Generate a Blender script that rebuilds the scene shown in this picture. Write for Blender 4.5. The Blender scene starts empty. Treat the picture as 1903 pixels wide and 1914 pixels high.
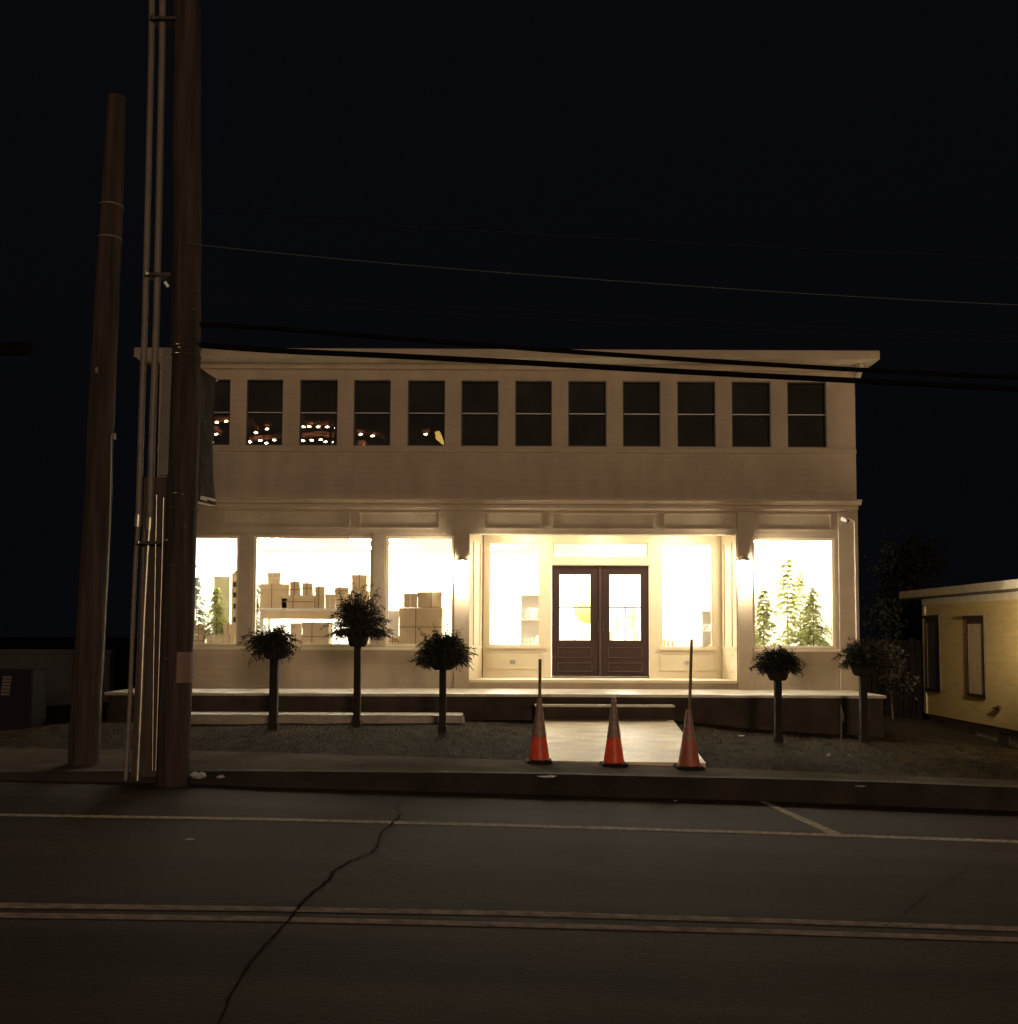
import bpy, bmesh, math, random
from mathutils import Vector, Matrix, Euler
random.seed(7)
S = bpy.context.scene
COL = S.collection
R = math.radians
# ------------------------------------------------------------------ camera
F, U0, VH = 2000.0, 951.5, 1185.0
PITCH, ROLL = R(3.5), 0.0042
V0 = VH - F * math.tan(PITCH)
CAM = Vector((0, 0, 2.0))
ROT = Euler((math.pi / 2 + PITCH, 0, 0)).to_matrix() @ Matrix.Rotation(ROLL, 3, 'Z')
cam = bpy.data.cameras.new('camera'); camo = bpy.data.objects.new('camera', cam); COL.objects.link(camo)
camo.location = CAM; camo.rotation_euler = ROT.to_euler()
cam.sensor_fit = 'VERTICAL'; cam.sensor_height = 24; cam.lens = F / 1914 * 24
cam.shift_y = (V0 - 957) / 1914; cam.clip_end = 2000; cam.clip_start = 0.05
S.camera = camo

def ray(u, v):
    return ROT @ Vector(((u - U0) / F, -(v - V0) / F, -1))
def PX(u, v, Y):                     # measured point of the photograph at depth Y
    d = ray(u, v); return CAM + d * ((Y - CAM.y) / d.y)
def fx(u, Y=20.0, v=1050): return PX(u, v, Y).x
def fz(v, Y=20.0, u=951): return PX(u, v, Y).z
GR = 0.036
def zr(x): return -GR * 14 * math.tanh(x / 14)
def onroad(u, v, dz=0.0):
    d = ray(u, v); x = 0
    for _ in range(12):
        t = (zr(x) + dz - CAM.z) / d.z; p = CAM + d * t; x = p.x
    return p
def lerp_tab(tab, u):
    if u <= tab[0][0]: a, b = tab[0], tab[1]
    elif u >= tab[-1][0]: a, b = tab[-2], tab[-1]
    else:
        for a, b in zip(tab, tab[1:]):
            if a[0] <= u <= b[0]: break
    return a[1] + (b[1] - a[1]) * (u - a[0]) / (b[0] - a[0])

# ------------------------------------------------------------------ materials
def mat(name, col, rough=0.7, var=0.12, scale=6.0, bump=0.0, metal=0.0, spec=0.5, col2=None, stretch=(1, 1, 1), detail=6.0,
        siding=0.0, trans=0.0, coat=0.0, bscale=None, grain=0.0, gscale=60):
    m = bpy.data.materials.new(name); m.use_nodes = True
    nt = m.node_tree; N = nt.nodes; L = nt.links; bs = N['Principled BSDF']
    bs.inputs['Roughness'].default_value = rough; bs.inputs['Metallic'].default_value = metal
    bs.inputs['Specular IOR Level'].default_value = spec
    if coat: bs.inputs['Coat Weight'].default_value = coat
    tc = N.new('ShaderNodeTexCoord'); mp = N.new('ShaderNodeMapping'); mp.inputs['Scale'].default_value = stretch
    L.new(tc.outputs['Object'], mp.inputs['Vector'])
    nz = N.new('ShaderNodeTexNoise'); nz.inputs['Scale'].default_value = scale; nz.inputs['Detail'].default_value = detail
    L.new(mp.outputs['Vector'], nz.inputs['Vector'])
    rp = N.new('ShaderNodeValToRGB')
    c1 = tuple(c * (1 - var) for c in col); c2 = tuple(min(1, c * (1 + var)) for c in (col2 or col))
    rp.color_ramp.elements[0].position = 0.32; rp.color_ramp.elements[1].position = 0.68
    rp.color_ramp.elements[0].color = (*c1, 1); rp.color_ramp.elements[1].color = (*c2, 1)
    L.new(nz.outputs['Fac'], rp.inputs['Fac']); L.new(rp.outputs['Color'], bs.inputs['Base Color'])
    if grain:
        n3 = N.new('ShaderNodeTexNoise'); n3.inputs['Scale'].default_value = gscale; n3.inputs['Detail'].default_value = 10; n3.inputs['Roughness'].default_value = .75
        L.new(tc.outputs['Object'], n3.inputs['Vector'])
        r3 = N.new('ShaderNodeValToRGB'); r3.color_ramp.elements[0].position = .36; r3.color_ramp.elements[1].position = .64
        r3.color_ramp.elements[0].color = (1 - grain,) * 3 + (1,); r3.color_ramp.elements[1].color = (1, 1, 1, 1)
        m3 = N.new('ShaderNodeMix'); m3.data_type = 'RGBA'; m3.blend_type = 'MULTIPLY'; m3.inputs[0].default_value = 1
        L.new(n3.outputs['Fac'], r3.inputs['Fac']); L.new(rp.outputs['Color'], m3.inputs[6]); L.new(r3.outputs['Color'], m3.inputs[7]); L.new(m3.outputs[2], bs.inputs['Base Color'])
    prev = None
    if bump:
        n2 = N.new('ShaderNodeTexNoise'); n2.inputs['Scale'].default_value = bscale or scale * 4; n2.inputs['Detail'].default_value = 8
        L.new(mp.outputs['Vector'], n2.inputs['Vector'])
        b = N.new('ShaderNodeBump'); b.inputs['Strength'].default_value = bump; b.inputs['Distance'].default_value = 0.02
        L.new(n2.outputs['Fac'], b.inputs['Height']); L.new(b.outputs['Normal'], bs.inputs['Normal']); prev = b
    if siding:
        sx = N.new('ShaderNodeSeparateXYZ'); L.new(tc.outputs['Object'], sx.inputs[0])
        dv = N.new('ShaderNodeMath'); dv.operation = 'DIVIDE'; dv.inputs[1].default_value = siding; L.new(sx.outputs['Z'], dv.inputs[0])
        fr = N.new('ShaderNodeMath'); fr.operation = 'FRACT'; L.new(dv.outputs[0], fr.inputs[0])
        sq = N.new('ShaderNodeMath'); sq.operation = 'POWER'; sq.inputs[1].default_value = 0.6; L.new(fr.outputs[0], sq.inputs[0])
        b = N.new('ShaderNodeBump'); b.invert = True; b.inputs['Strength'].default_value = 1.0; b.inputs['Distance'].default_value = 0.006
        L.new(sq.outputs[0], b.inputs['Height'])
        if prev: L.new(prev.outputs['Normal'], b.inputs['Normal'])
        L.new(b.outputs['Normal'], bs.inputs['Normal'])
    if trans:
        out = N['Material Output']; tr = N.new('ShaderNodeBsdfTranslucent'); mx = N.new('ShaderNodeMixShader')
        L.new(rp.outputs['Color'], tr.inputs['Color']); mx.inputs[0].default_value = trans
        L.new(bs.outputs[0], mx.inputs[1]); L.new(tr.outputs[0], mx.inputs[2]); L.new(mx.outputs[0], out.inputs['Surface'])
    return m
def emit(name, col, st):
    m = bpy.data.materials.new(name); m.use_nodes = True; bs = m.node_tree.nodes['Principled BSDF']
    bs.inputs['Base Color'].default_value = (*col, 1); bs.inputs['Emission Color'].default_value = (*col, 1)
    bs.inputs['Emission Strength'].default_value = st
    return m
def glass(name, ior=1.5, tint=(1, 1, 1), wave=0.0, rough=0.0):
    m = bpy.data.materials.new(name); m.use_nodes = True; nt = m.node_tree; N = nt.nodes; L = nt.links
    N.remove(N['Principled BSDF']); out = N['Material Output']
    t = N.new('ShaderNodeBsdfTransparent'); t.inputs[0].default_value = (*tint, 1)
    g = N.new('ShaderNodeBsdfGlossy'); g.inputs['Roughness'].default_value = rough
    fr = N.new('ShaderNodeFresnel'); fr.inputs[0].default_value = ior
    mx = N.new('ShaderNodeMixShader'); L.new(fr.outputs[0], mx.inputs[0]); L.new(t.outputs[0], mx.inputs[1]); L.new(g.outputs[0], mx.inputs[2])
    L.new(mx.outputs[0], out.inputs['Surface'])
    if wave:
        nz = N.new('ShaderNodeTexNoise'); nz.inputs['Scale'].default_value = 1.6; nz.inputs['Detail'].default_value = 0
        tc = N.new('ShaderNodeTexCoord'); L.new(tc.outputs['Object'], nz.inputs['Vector'])
        b = N.new('ShaderNodeBump'); b.inputs['Strength'].default_value = wave; b.inputs['Distance'].default_value = 0.01
        L.new(nz.outputs['Fac'], b.inputs['Height']); L.new(b.outputs['Normal'], g.inputs['Normal'])
    return m

M = {}
M['siding'] = mat('cream siding', (.47, .375, .275), .7, .10, 1.6, .05, siding=0.115, spec=.2, stretch=(1.6, 1, .5), grain=.12, gscale=25)
M['trim'] = mat('cream trim paint', (.46, .37, .265), .65, .09, 2, .04, spec=.25, grain=.10, gscale=20)
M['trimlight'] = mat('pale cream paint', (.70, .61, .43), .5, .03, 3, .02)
M['roofing'] = mat('roof felt', (.06, .055, .05), .9)
M['white'] = mat('white interior paint', (.84, .83, .80), .8, .015, 2)
M['floorwood'] = mat('pale floor boards', (.6, .5, .38), .5, .15, 3, stretch=(1, 8, 1))
M['pane_backing'] = mat('added pane backing', (.115, .098, .085), .9, .25, 1.5, spec=.1)
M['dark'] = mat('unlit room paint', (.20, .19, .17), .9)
M['frame'] = mat('dark window frame', (.05, .045, .04), .5)
M['rail'] = mat('pale meeting rail', (.42, .42, .38), .4)
M['door'] = mat('brown door paint', (.024, .0055, .0035), .8, .2, 5, .05, stretch=(8, 1, 1))
M['doorline'] = mat('brown moulding', (.055, .026, .020), .5)
M['metal'] = mat('dull metal', (.30, .29, .27), .4, .1, metal=.8)
M['black'] = mat('black metal', (.02, .02, .02), .5)
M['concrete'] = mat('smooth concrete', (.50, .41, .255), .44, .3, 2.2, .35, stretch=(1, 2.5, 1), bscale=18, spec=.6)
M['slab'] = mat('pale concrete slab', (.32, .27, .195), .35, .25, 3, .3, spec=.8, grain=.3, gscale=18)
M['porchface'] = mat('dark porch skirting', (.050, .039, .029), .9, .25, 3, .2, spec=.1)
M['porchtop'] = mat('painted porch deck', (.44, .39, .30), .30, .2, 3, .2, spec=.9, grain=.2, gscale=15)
M['asphalt'] = mat('asphalt', (.058, .041, .029), .9, .36, 1.3, .5, bscale=60, spec=.09, stretch=(.10, 1.0, 1), grain=.55, gscale=45)
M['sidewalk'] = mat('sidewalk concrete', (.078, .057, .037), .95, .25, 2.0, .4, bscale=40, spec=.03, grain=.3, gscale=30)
M['kerb'] = mat('dirty kerb', (.016, .0105, .0075), .95, .7, 1.7, .5, bscale=30)
M['soil'] = mat('soil', (.024, .020, .013), .95, spec=.05, var=.4, scale=5, bump=.8, bscale=30)#, .4, 5, .8, bscale=30)
M['blade'] = mat('grass blades', (.028, .018, .0065), .95, .6, 5, col2=(.10, .068, .032), trans=.2, spec=.0)
M['paint'] = mat('worn white road paint', (.26, .21, .155), .95, .3, 16, .3, col2=(.50, .42, .32), detail=12, spec=.03, grain=.5)
M['paint2'] = mat('worn yellow road paint', (.22, .16, .125), .95, .2, 10, .3, col2=(.31, .235, .19), detail=12, spec=.03, grain=.35)
M['tar'] = mat('tar', (.028, .0195, .0135), .95, .3, spec=.0)
M['wood'] = mat('weathered pole wood', (.040, .0285, .023), .9, .5, 7, .7, spec=.2, stretch=(1.6, 1.6, .1), detail=10)
M['wood2'] = mat('dark riser board', (.045, .032, .024), .9, .3, 6, .4, stretch=(3, 3, .2))
M['conduit'] = mat('grey plastic conduit', (.13, .105, .083), .55, .15, 8)
M['steel'] = mat('galvanised conduit', (.42, .38, .30), .38, .2, 8, metal=.85)
M['guard'] = mat('grey cable guard', (.11, .09, .075), .6, .12, 4)
M['band'] = mat('steel strap', (.65, .62, .55), .25, .1, metal=1)
M['cable'] = mat('black cable', (.006, .0045, .0035), .95, spec=.0)
M['wire'] = mat('bare wire', (.06, .06, .06), .7)
M['banner'] = mat('dark banner cloth', (.04, .033, .029), .95, .3, 4, spec=.03)
M['bannerlight'] = mat('pale banner print', (.48, .42, .34), .8, .1)
M['bannergrey'] = mat('grey banner print', (.075, .065, .06), .8, .1)
M['cone'] = mat('orange cone rubber', (.75, .15, .075), .4, .2, 8, trans=.5, grain=.2, gscale=25)
M['collar'] = mat('dirty reflective collar', (.27, .165, .135), .55, .3, 14, grain=.35, gscale=30)
M['rubber'] = mat('black rubber', (.015, .013, .012), .9, spec=.1)
M['stick'] = mat('yellow stained stick', (.14, .105, .03), .6, .3, 9)
M['pot'] = mat('dark clay pot', (.022, .017, .014), .85, .2, 6, .3, spec=.2)
M['post'] = mat('dark painted post', (.020, .015, .011), .8, .25, 5, .3, spec=.2, stretch=(2, 2, .3))
M['leaf'] = mat('dark bough leaves', (.022, .024, .015), .8, .4, 12, trans=.15, spec=.15)
M['twig'] = mat('dry twig', (.07, .048, .036), .8, .3)
M['kraft'] = mat('kraft paper', (.62, .50, .34), .75, .06, 4, .06)
M['kraft2'] = mat('pale kraft paper', (.72, .60, .42), .75, .05, 4, .06)
M['twine'] = mat('dark twine', (.26, .17, .10), .9)
M['ribbon'] = mat('white ribbon', (.8, .78, .7), .6)
M['needle'] = mat('frosted needles', (.24, .28, .045), .7, .4, 10, col2=(.66, .68, .34), trans=.4)
M['needle2'] = mat('blue spruce needles', (.2, .25, .16), .7, .4, 10, col2=(.4, .45, .35), trans=.35)
M['bark'] = mat('bark', (.3, .22, .1), .9, .3, 20)
M['greenboard'] = mat('grey green board', (.62, .62, .43), .7, .05)
M['yellowhouse'] = mat('yellow clapboard', (.50, .39, .185), .6, .10, 2.5, .1, siding=.11, stretch=(1, 1, 4))
M['yellowtrim'] = mat('pale corner board', (.50, .44, .28), .6, .08)
M['browntrim'] = mat('brown window trim', (.030, .015, .008), .6, .1)
M['boarded'] = mat('boarded window panel', (.40, .32, .21), .7, .08)
M['greyfascia'] = mat('grey fascia', (.58, .53, .43), .6, .1)
M['found'] = mat('grey foundation', (.2, .18, .15), .9, .25, 4, .4)
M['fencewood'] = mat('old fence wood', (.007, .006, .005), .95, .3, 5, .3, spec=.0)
M['wire2'] = mat('dark wire', (.014, .014, .014), .7, spec=.1)
M['neighbour'] = mat('grey block wall', (.045, .043, .042), .9, .15, 3, .3)
M['darkshrub'] = mat('dark leaves', (.010, .010, .007), .9, .4, 8, trans=.15)
M['paleshrub'] = mat('pale dry leaves', (.030, .027, .022), .9, .5, 8, trans=.2, spec=.05)
M['paper'] = mat('crumpled paper', (.40, .38, .35), .8, .15, 12)
M['yellowcloth'] = mat('yellow green cloth', (.62, .62, .22), .8, .06)
M['brick'] = mat('lit red brick', (.6, .25, .17), .85, .2, 12)
M['brickdark'] = mat('dark brick', (.05, .03, .025), .9, .2, 8)
M['glass'] = glass('shop glass', 1.45, (.98, .98, .96))
M['glassup'] = glass('upper window glass', 1.75, (.6, .62, .6), wave=.02)
M['panel'] = emit('ceiling light panel', (1, .93, .77), 135)
M['soffit'] = emit('recessed lamp', (1, .86, .62), 230)
M['bulb'] = emit('wall lamp glass', (1, .88, .66), 420)
M['bulb2'] = emit('string light bulb', (1, .70, .44), 85)
M['sign'] = emit('lit orange sign', (1, .62, .16), 9)
M['yellowlamp'] = emit('house lamp glass', (1, .78, .47), 3600)

# ------------------------------------------------------------------ mesh builder
class MB:
    def __init__(s): s.v = []; s.f = []
    def quad(s, *p):
        n = len(s.v); s.v += [Vector(q) for q in p]; s.f.append(tuple(range(n, n + len(p))))
    def box(s, x0, y0, z0, x1, y1, z1, b=0.0):
        x0, x1 = sorted((x0, x1)); y0, y1 = sorted((y0, y1)); z0, z1 = sorted((z0, z1))
        if b:
            b = min(b, (x1 - x0) / 3, (y1 - y0) / 3, (z1 - z0) / 3)
            bm = bmesh.new(); bmesh.ops.create_cube(bm, size=1)
            for w in bm.verts: w.co = Vector((x0 + (w.co.x + .5) * (x1 - x0), y0 + (w.co.y + .5) * (y1 - y0), z0 + (w.co.z + .5) * (z1 - z0)))
            bmesh.ops.bevel(bm, geom=bm.edges[:], offset=b, segments=2, affect='EDGES', profile=.5)
            s.addbm(bm); return
        n = len(s.v)
        s.v += [Vector(p) for p in ((x0, y0, z0), (x1, y0, z0), (x1, y1, z0), (x0, y1, z0), (x0, y0, z1), (x1, y0, z1), (x1, y1, z1), (x0, y1, z1))]
        s.f += [tuple(n + i for i in q) for q in ((0, 3, 2, 1), (4, 5, 6, 7), (0, 1, 5, 4), (1, 2, 6, 5), (2, 3, 7, 6), (3, 0, 4, 7))]
    def addbm(s, bm, mtx=None):
        n = len(s.v); bm.verts.index_update()
        s.v += [(mtx @ w.co if mtx else w.co.copy()) for w in bm.verts]
        s.f += [tuple(n + w.index for w in f.verts) for f in bm.faces]; bm.free()
    def tube(s, pts, rad, seg=10, cap=True):
        pts = [Vector(p) for p in pts]; rs = rad if isinstance(rad, (list, tuple)) else [rad] * len(pts)
        rings = []; up = Vector((0, 1, 0.01))
        for i, p in enumerate(pts):
            d = (pts[min(i + 1, len(pts) - 1)] - pts[max(i - 1, 0)]).normalized()
            a = d.cross(up)
            if a.length < 1e-3: a = d.cross(Vector((1, 0, 0)))
            a.normalize(); b = d.cross(a)
            n = len(s.v)
            for k in range(seg):
                t = 2 * math.pi * k / seg; s.v.append(p + (a * math.cos(t) + b * math.sin(t)) * rs[i])
            rings.append(n)
        for r0, r1 in zip(rings, rings[1:]):
            for k in range(seg): s.f.append((r0 + k, r0 + (k + 1) % seg, r1 + (k + 1) % seg, r1 + k))
        if cap: s.f.append(tuple(rings[0] + k for k in range(seg))[::-1]); s.f.append(tuple(rings[-1] + k for k in range(seg)))
    def lathe(s, c, prof, seg=24):
        rings = []
        for r, z in prof:
            n = len(s.v); rings.append(n)
            for k in range(seg):
                t = 2 * math.pi * k / seg; s.v.append(Vector((c[0] + r * math.cos(t), c[1] + r * math.sin(t), c[2] + z)))
        for r0, r1 in zip(rings, rings[1:]):
            for k in range(seg): s.f.append((r0 + k, r0 + (k + 1) % seg, r1 + (k + 1) % seg, r1 + k))
        s.f.append(tuple(rings[0] + k for k in range(seg))[::-1]); s.f.append(tuple(rings[-1] + k for k in range(seg)))
    def prism(s, poly, axis, a, b):      # polygon in two axes swept along the third
        def mk(p, t): return {'x': (t, p[0], p[1]), 'y': (p[0], t, p[1]), 'z': (p[0], p[1], t)}[axis]
        n = len(s.v); k = len(poly)
        s.v += [Vector(mk(p, a)) for p in poly] + [Vector(mk(p, b)) for p in poly]
        s.f += [tuple(range(n, n + k))[::-1], tuple(range(n + k, n + 2 * k))]
        s.f += [(n + i, n + (i + 1) % k, n + k + (i + 1) % k, n + k + i) for i in range(k)]
    def wall(s, x0, z0, x1, z1, yf, yb, holes):  # slab with rectangular openings
        xs = sorted({x0, x1, *[h[0] for h in holes], *[h[2] for h in holes]}); zs = sorted({z0, z1, *[h[1] for h in holes], *[h[3] for h in holes]})
        xs = [x for x in xs if x0 <= x <= x1]; zs = [z for z in zs if z0 <= z <= z1]
        def hol(i, j):
            if i < 0 or j < 0 or i >= len(xs) - 1 or j >= len(zs) - 1: return True
            cx = (xs[i] + xs[i + 1]) / 2; cz = (zs[j] + zs[j + 1]) / 2
            return any(h[0] < cx < h[2] and h[1] < cz < h[3] for h in holes)
        for i in range(len(xs) - 1):
            for j in range(len(zs) - 1):
                if hol(i, j): continue
                a, b, c, d = xs[i], xs[i + 1], zs[j], zs[j + 1]
                s.quad((a, yf, c), (b, yf, c), (b, yf, d), (a, yf, d)); s.quad((b, yb, c), (a, yb, c), (a, yb, d), (b, yb, d))
                if hol(i - 1, j): s.quad((a, yb, c), (a, yf, c), (a, yf, d), (a, yb, d))
                if hol(i + 1, j): s.quad((b, yf, c), (b, yb, c), (b, yb, d), (b, yf, d))
                if hol(i, j - 1): s.quad((a, yf, c), (a, yb, c), (b, yb, c), (b, yf, c))
                if hol(i, j + 1): s.quad((a, yf, d), (b, yf, d), (b, yb, d), (a, yb, d))
    def ring(s, x0, z0, x1, z1, w, yf, yb):      # a flat rectangular frame
        s.box(x0, yf, z0, x1, yb, z0 + w); s.box(x0, yf, z1 - w, x1, yb, z1)
        s.box(x0, yf, z0 + w, x0 + w, yb, z1 - w); s.box(x1 - w, yf, z0 + w, x1, yb, z1 - w)
    def build(s, name, m, parent=None, smooth=False):
        o0 = ORIGIN.get(parent.name, Vector()) if parent else Vector()
        me = bpy.data.meshes.new(name); me.from_pydata([tuple(p - o0) for p in s.v], [], s.f); me.update()
        me.materials.append(m)
        o = bpy.data.objects.new(name, me); COL.objects.link(o)
        ORIGIN[o.name] = o0
        if parent: o.parent = parent
        if smooth:
            for p in me.polygons: p.use_smooth = True
            try: me.set_sharp_from_angle(angle=R(35))
            except Exception: pass
        return o
ORIGIN = {}
def tag(o, label, cat, group=None):
    o['label'] = label; o['category'] = cat
    if group: o['group'] = group
    return o
def thing(name, loc, label, cat, group=None):
    o = bpy.data.objects.new(name, None); COL.objects.link(o); o.location = loc; o.empty_display_size = .2
    ORIGIN[o.name] = Vector(loc); return tag(o, label, cat, group)
def struct(o): o['kind'] = 'structure'; return o
def boxo(name, m, parent, *a, b=0.0):
    q = MB(); q.box(*a, b=b); return q.build(name, m, parent)

# ------------------------------------------------------------------ ground
T_kb = [(-700, 1446), (0, 1457), (380, 1464.7), (480, 1472), (960, 1484), (1440, 1497.5), (1903, 1516), (2700, 1548)]
T_kb = [(-700, 1450), (0, 1458), (380, 1466), (480, 1471), (960, 1484), (1440, 1497.5), (1903, 1516), (2700, 1548)]
T_kt = [(-700, 1436), (0, 1443), (480, 1441), (960, 1445.5), (1440, 1456), (1650, 1462), (1903, 1472), (2700, 1504)]
T_sb = [(-700, 1388), (0, 1398), (380, 1404), (480, 1406), (960, 1420.5), (1440, 1439.5), (1650, 1449), (1903, 1458), (2700, 1490)]
T_pb = [(-700, 1380), (0, 1369), (130, 1358), (240, 1350), (860, 1346), (1260, 1344.5), (1400, 1361), (1600, 1374), (1750, 1384), (1903, 1400), (2700, 1440)]
US = list(range(-700, 2701, 50))
rows = {'kb': [], 'kt': [], 'sb': [], 'pb': []}
for u in US:
    kb = onroad(u, lerp_tab(T_kb, u)); rows['kb'].append(kb)
    kt = PX(u, lerp_tab(T_kt, u), kb.y + .07); rows['kt'].append(kt)
    d = ray(u, lerp_tab(T_sb, u)); t = 1
    for _ in range(40):
        y = CAM.y + d.y * t; t = (kt.z + .02 * (y - kt.y) - CAM.z) / d.z
    p = CAM + d * t
    if p.y > 17: p = CAM + d * (17 / d.y)
    rows['sb'].append(p)
    rows['pb'].append(PX(u, lerp_tab(T_pb, u), 18.15))
def rowat(tab, x, key):
    r = rows[key]
    for a, b in zip(r, r[1:]):
        if a.x <= x <= b.x:
            return a + (b - a) * ((x - a.x) / (b.x - a.x))
    return r[0] if x < r[0].x else r[-1]
def ground_z(x, y):                         # height of the lawn
    a = rowat(None, x, 'sb'); b = rowat(None, x, 'pb'); m_ = rowat(None, x, 'mb')
    if y < m_.y: b = m_
    else: a = m_
    t = max(0, min(1, (y - a.y) / (b.y - a.y)))
    return a.z + (b.z - a.z) * t
rows['mb'] = []
for i, u in enumerate(US):
    a_, b_ = rows['sb'][i], rows['pb'][i]; t_ = (17.3 - a_.y) / (b_.y - a_.y); lin = a_ + (b_ - a_) * t_
    k_ = max(0.0, min(1.0, (1000 - u) / 130)); rows['mb'].append(lin * (1 - k_) + PX(u, 1351.5 if u > 130 else 1351.5 + (130 - u) * .12, 17.3) * k_)
def onlawn(u, v):
    d = ray(u, v); y = 13.5
    while y < 18.1:
        p = CAM + d * (y / d.y)
        if p.z <= ground_z(p.x, p.y): return p
        y += .02
    return p
def loft(name, m, rs, parent=None, smooth=True):
    q = MB(); n = len(rs[0])
    for r in rs: q.v += [Vector(p) for p in r]
    for j in range(len(rs) - 1):
        for i in range(n - 1): q.f.append((j * n + i, j * n + i + 1, (j + 1) * n + i + 1, (j + 1) * n + i))
    return q.build(name, m, parent, smooth)
near = [Vector((p.x * 6 - 0, -30, zr(p.x * 6))) for p in rows['kb']]
xs_near = [k for k in range(len(US))]
rr = []
for yy in (-30, -15, -5, 0, 3, 6, 9):
    rr.append([Vector((p.x, yy, zr(p.x))) for p in rows['kb']])
rr.append(rows['kb'])
struct(loft('road', M['asphalt'], rr))
# wide ground sheet under everything
q = MB()
gx = [-400, -120, -60, -30, -15, 0, 15, 30, 60, 120, 400]; gy = [-300, -100, -30, 0, 15, 30, 60, 120, 400]
gv = [[Vector((x, y, zr(x) - .5)) for x in gx] for y in gy]
for r_ in gv: q.v += r_
for j in range(len(gy) - 1):
    for i in range(len(gx) - 1): n = len(gx); q.f.append((j * n + i, j * n + i + 1, (j + 1) * n + i + 1, (j + 1) * n + i))
struct(q.build('ground', M['soil']))
kt2 = [p + Vector((0, .12, .005)) for p in rows['kt']]
struct(loft('kerb', M['kerb'], [[p - Vector((0, 0, .05)) for p in rows['kb']], [a + (b - a) * .8 + Vector((0, -.02, 0)) for a, b in zip(rows['kb'], rows['kt'])], rows['kt'], kt2]))
struct(loft('sidewalk', M['sidewalk'], [kt2, rows['sb'], [p - Vector((0, 0, .12)) for p in rows['sb']]], smooth=False))
# lawn, subdivided for small bumps
sb2 = [p - Vector((0, 0, .025)) for p in rows['sb']]
NR = 14; lr = []
rnd = random.Random(3)
for j in range(NR + 1):
    t = j / NR
    tt = t / .72 if t < .72 else (t - .72) / .28
    lr.append([(a + (m_ - a) * tt if t < .72 else m_ + (b - m_) * tt) + Vector((0, 0, rnd.uniform(-.012, .012) - .01 if 0 < j else 0)) for a, m_, b in zip(sb2, rows['mb'], rows['pb'])])
far = [Vector((p.x * 1.6, 30, p.z - .10 * max(0, min(5, p.x - 5)))) for p in rows['pb']]
lr.append([Vector((p.x * 1.1, 20.5, p.z - .06 * max(0, min(5, p.x - 5)))) for p in rows['pb']]); lr.append(far)
lr.append([Vector((p.x * 2.2, 60, p.z - .1)) for p in far])
struct(loft('lawn_soil', M['soil'], lr))
# grass: uncountable blades in one object
q = MB(); rg = random.Random(11)
w_ = [PX(1014, 1345, 17.8), PX(1258, 1345.5, 17.8)]
a0_, a1_ = [PX(u, v, rowat(None, fx(u, 14.6, 1420), 'sb').y + .02) for u, v in ((1013, 1422), (1319, 1426))]
for k in range(70000):
    x = rg.uniform(-9.5, 9.5)
    y = rg.uniform(13.2, 18.1)
    a = rowat(None, x, 'sb')
    if y < a.y + .03: continue
    tw = (y - a0_.y) / (w_[0].y - a0_.y)
    if tw > -.02 and a0_.x + (w_[0].x - a0_.x) * tw - .02 < x < a1_.x + (w_[1].x - a1_.x) * tw + .02: continue
    z = ground_z(x, y) - .01; h = rg.uniform(.008, .03) * (1.6 if rg.random() < .06 else 1); w = rg.uniform(.003, .007); t = rg.uniform(0, 6.28)
    dx, dy = math.cos(t) * w, math.sin(t) * w; lx, ly = rg.gauss(0, .03), rg.gauss(0, .03)
    q.quad((x - dx, y - dy, z), (x + dx, y + dy, z), (x + lx, y + ly, z + h))
g = q.build('grass', M['blade']); g['kind'] = 'stuff'; tag(g, 'short dark winter grass of the lawn between sidewalk and porch', 'grass')

# road markings and crack, thin sheets over the asphalt
def strip(name, m, top, bot, n=90, lift=.005, ua=-690, ub=2690):
    q = MB(); rs = []
    for tab in (bot, top):
        rs.append([onroad(u, lerp_tab(tab, u)) + Vector((0, 0, lift)) for u in [ua + (ub - ua) * i / n for i in range(n + 1)]])
    return struct(loft(name, m, rs))
strip('edge_line', M['paint'], [(0, 1521.6), (480, 1529), (960, 1541), (1440, 1555), (1903, 1571.5)], [(0, 1526), (480, 1534), (960, 1546.2), (1440, 1560), (1903, 1576.5)])
strip('centre_line', M['paint2'], [(0, 1688.5), (480, 1695), (960, 1703.5), (1440, 1717.6), (1903, 1733)], [(0, 1698.5), (480, 1704), (960, 1713), (1440, 1726.5), (1903, 1742)])
strip('centre_line', M['paint2'], [(0, 1707), (480, 1713.5), (960, 1725), (1440, 1738), (1903, 1753)], [(0, 1716.5), (480, 1723), (960, 1734), (1440, 1747), (1903, 1762)])
q = MB(); q.quad(*[onroad(u, v) + Vector((0, 0, .005)) for u, v in ((1417, 1498), (1432, 1498.5), (1574, 1559.5), (1551, 1560))])
struct(q.build('parking_line', M['paint']))
ck = [(758, 1489, 1), (750, 1498, 1.2), (742, 1512, 1.3), (751, 1524, 2.4), (742, 1532, 3), (728, 1545, 3), (712, 1560, 2), (706, 1575, 2), (706, 1586, 2.4), (694, 1596, 2.6), (668, 1606, 3), (640, 1620, 3.5),
      (622, 1632, 4), (616, 1645, 4), (604, 1656, 4.5), (588, 1668, 5), (572, 1681, 6), (556, 1700, 8), (545, 1716, 9), (525, 1738, 8), (500, 1766, 8), (470, 1800, 8), (440, 1845, 9), (415, 1900, 9), (390, 1960, 9)]
q = MB(); pl = []
rnd = random.Random(5)
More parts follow.
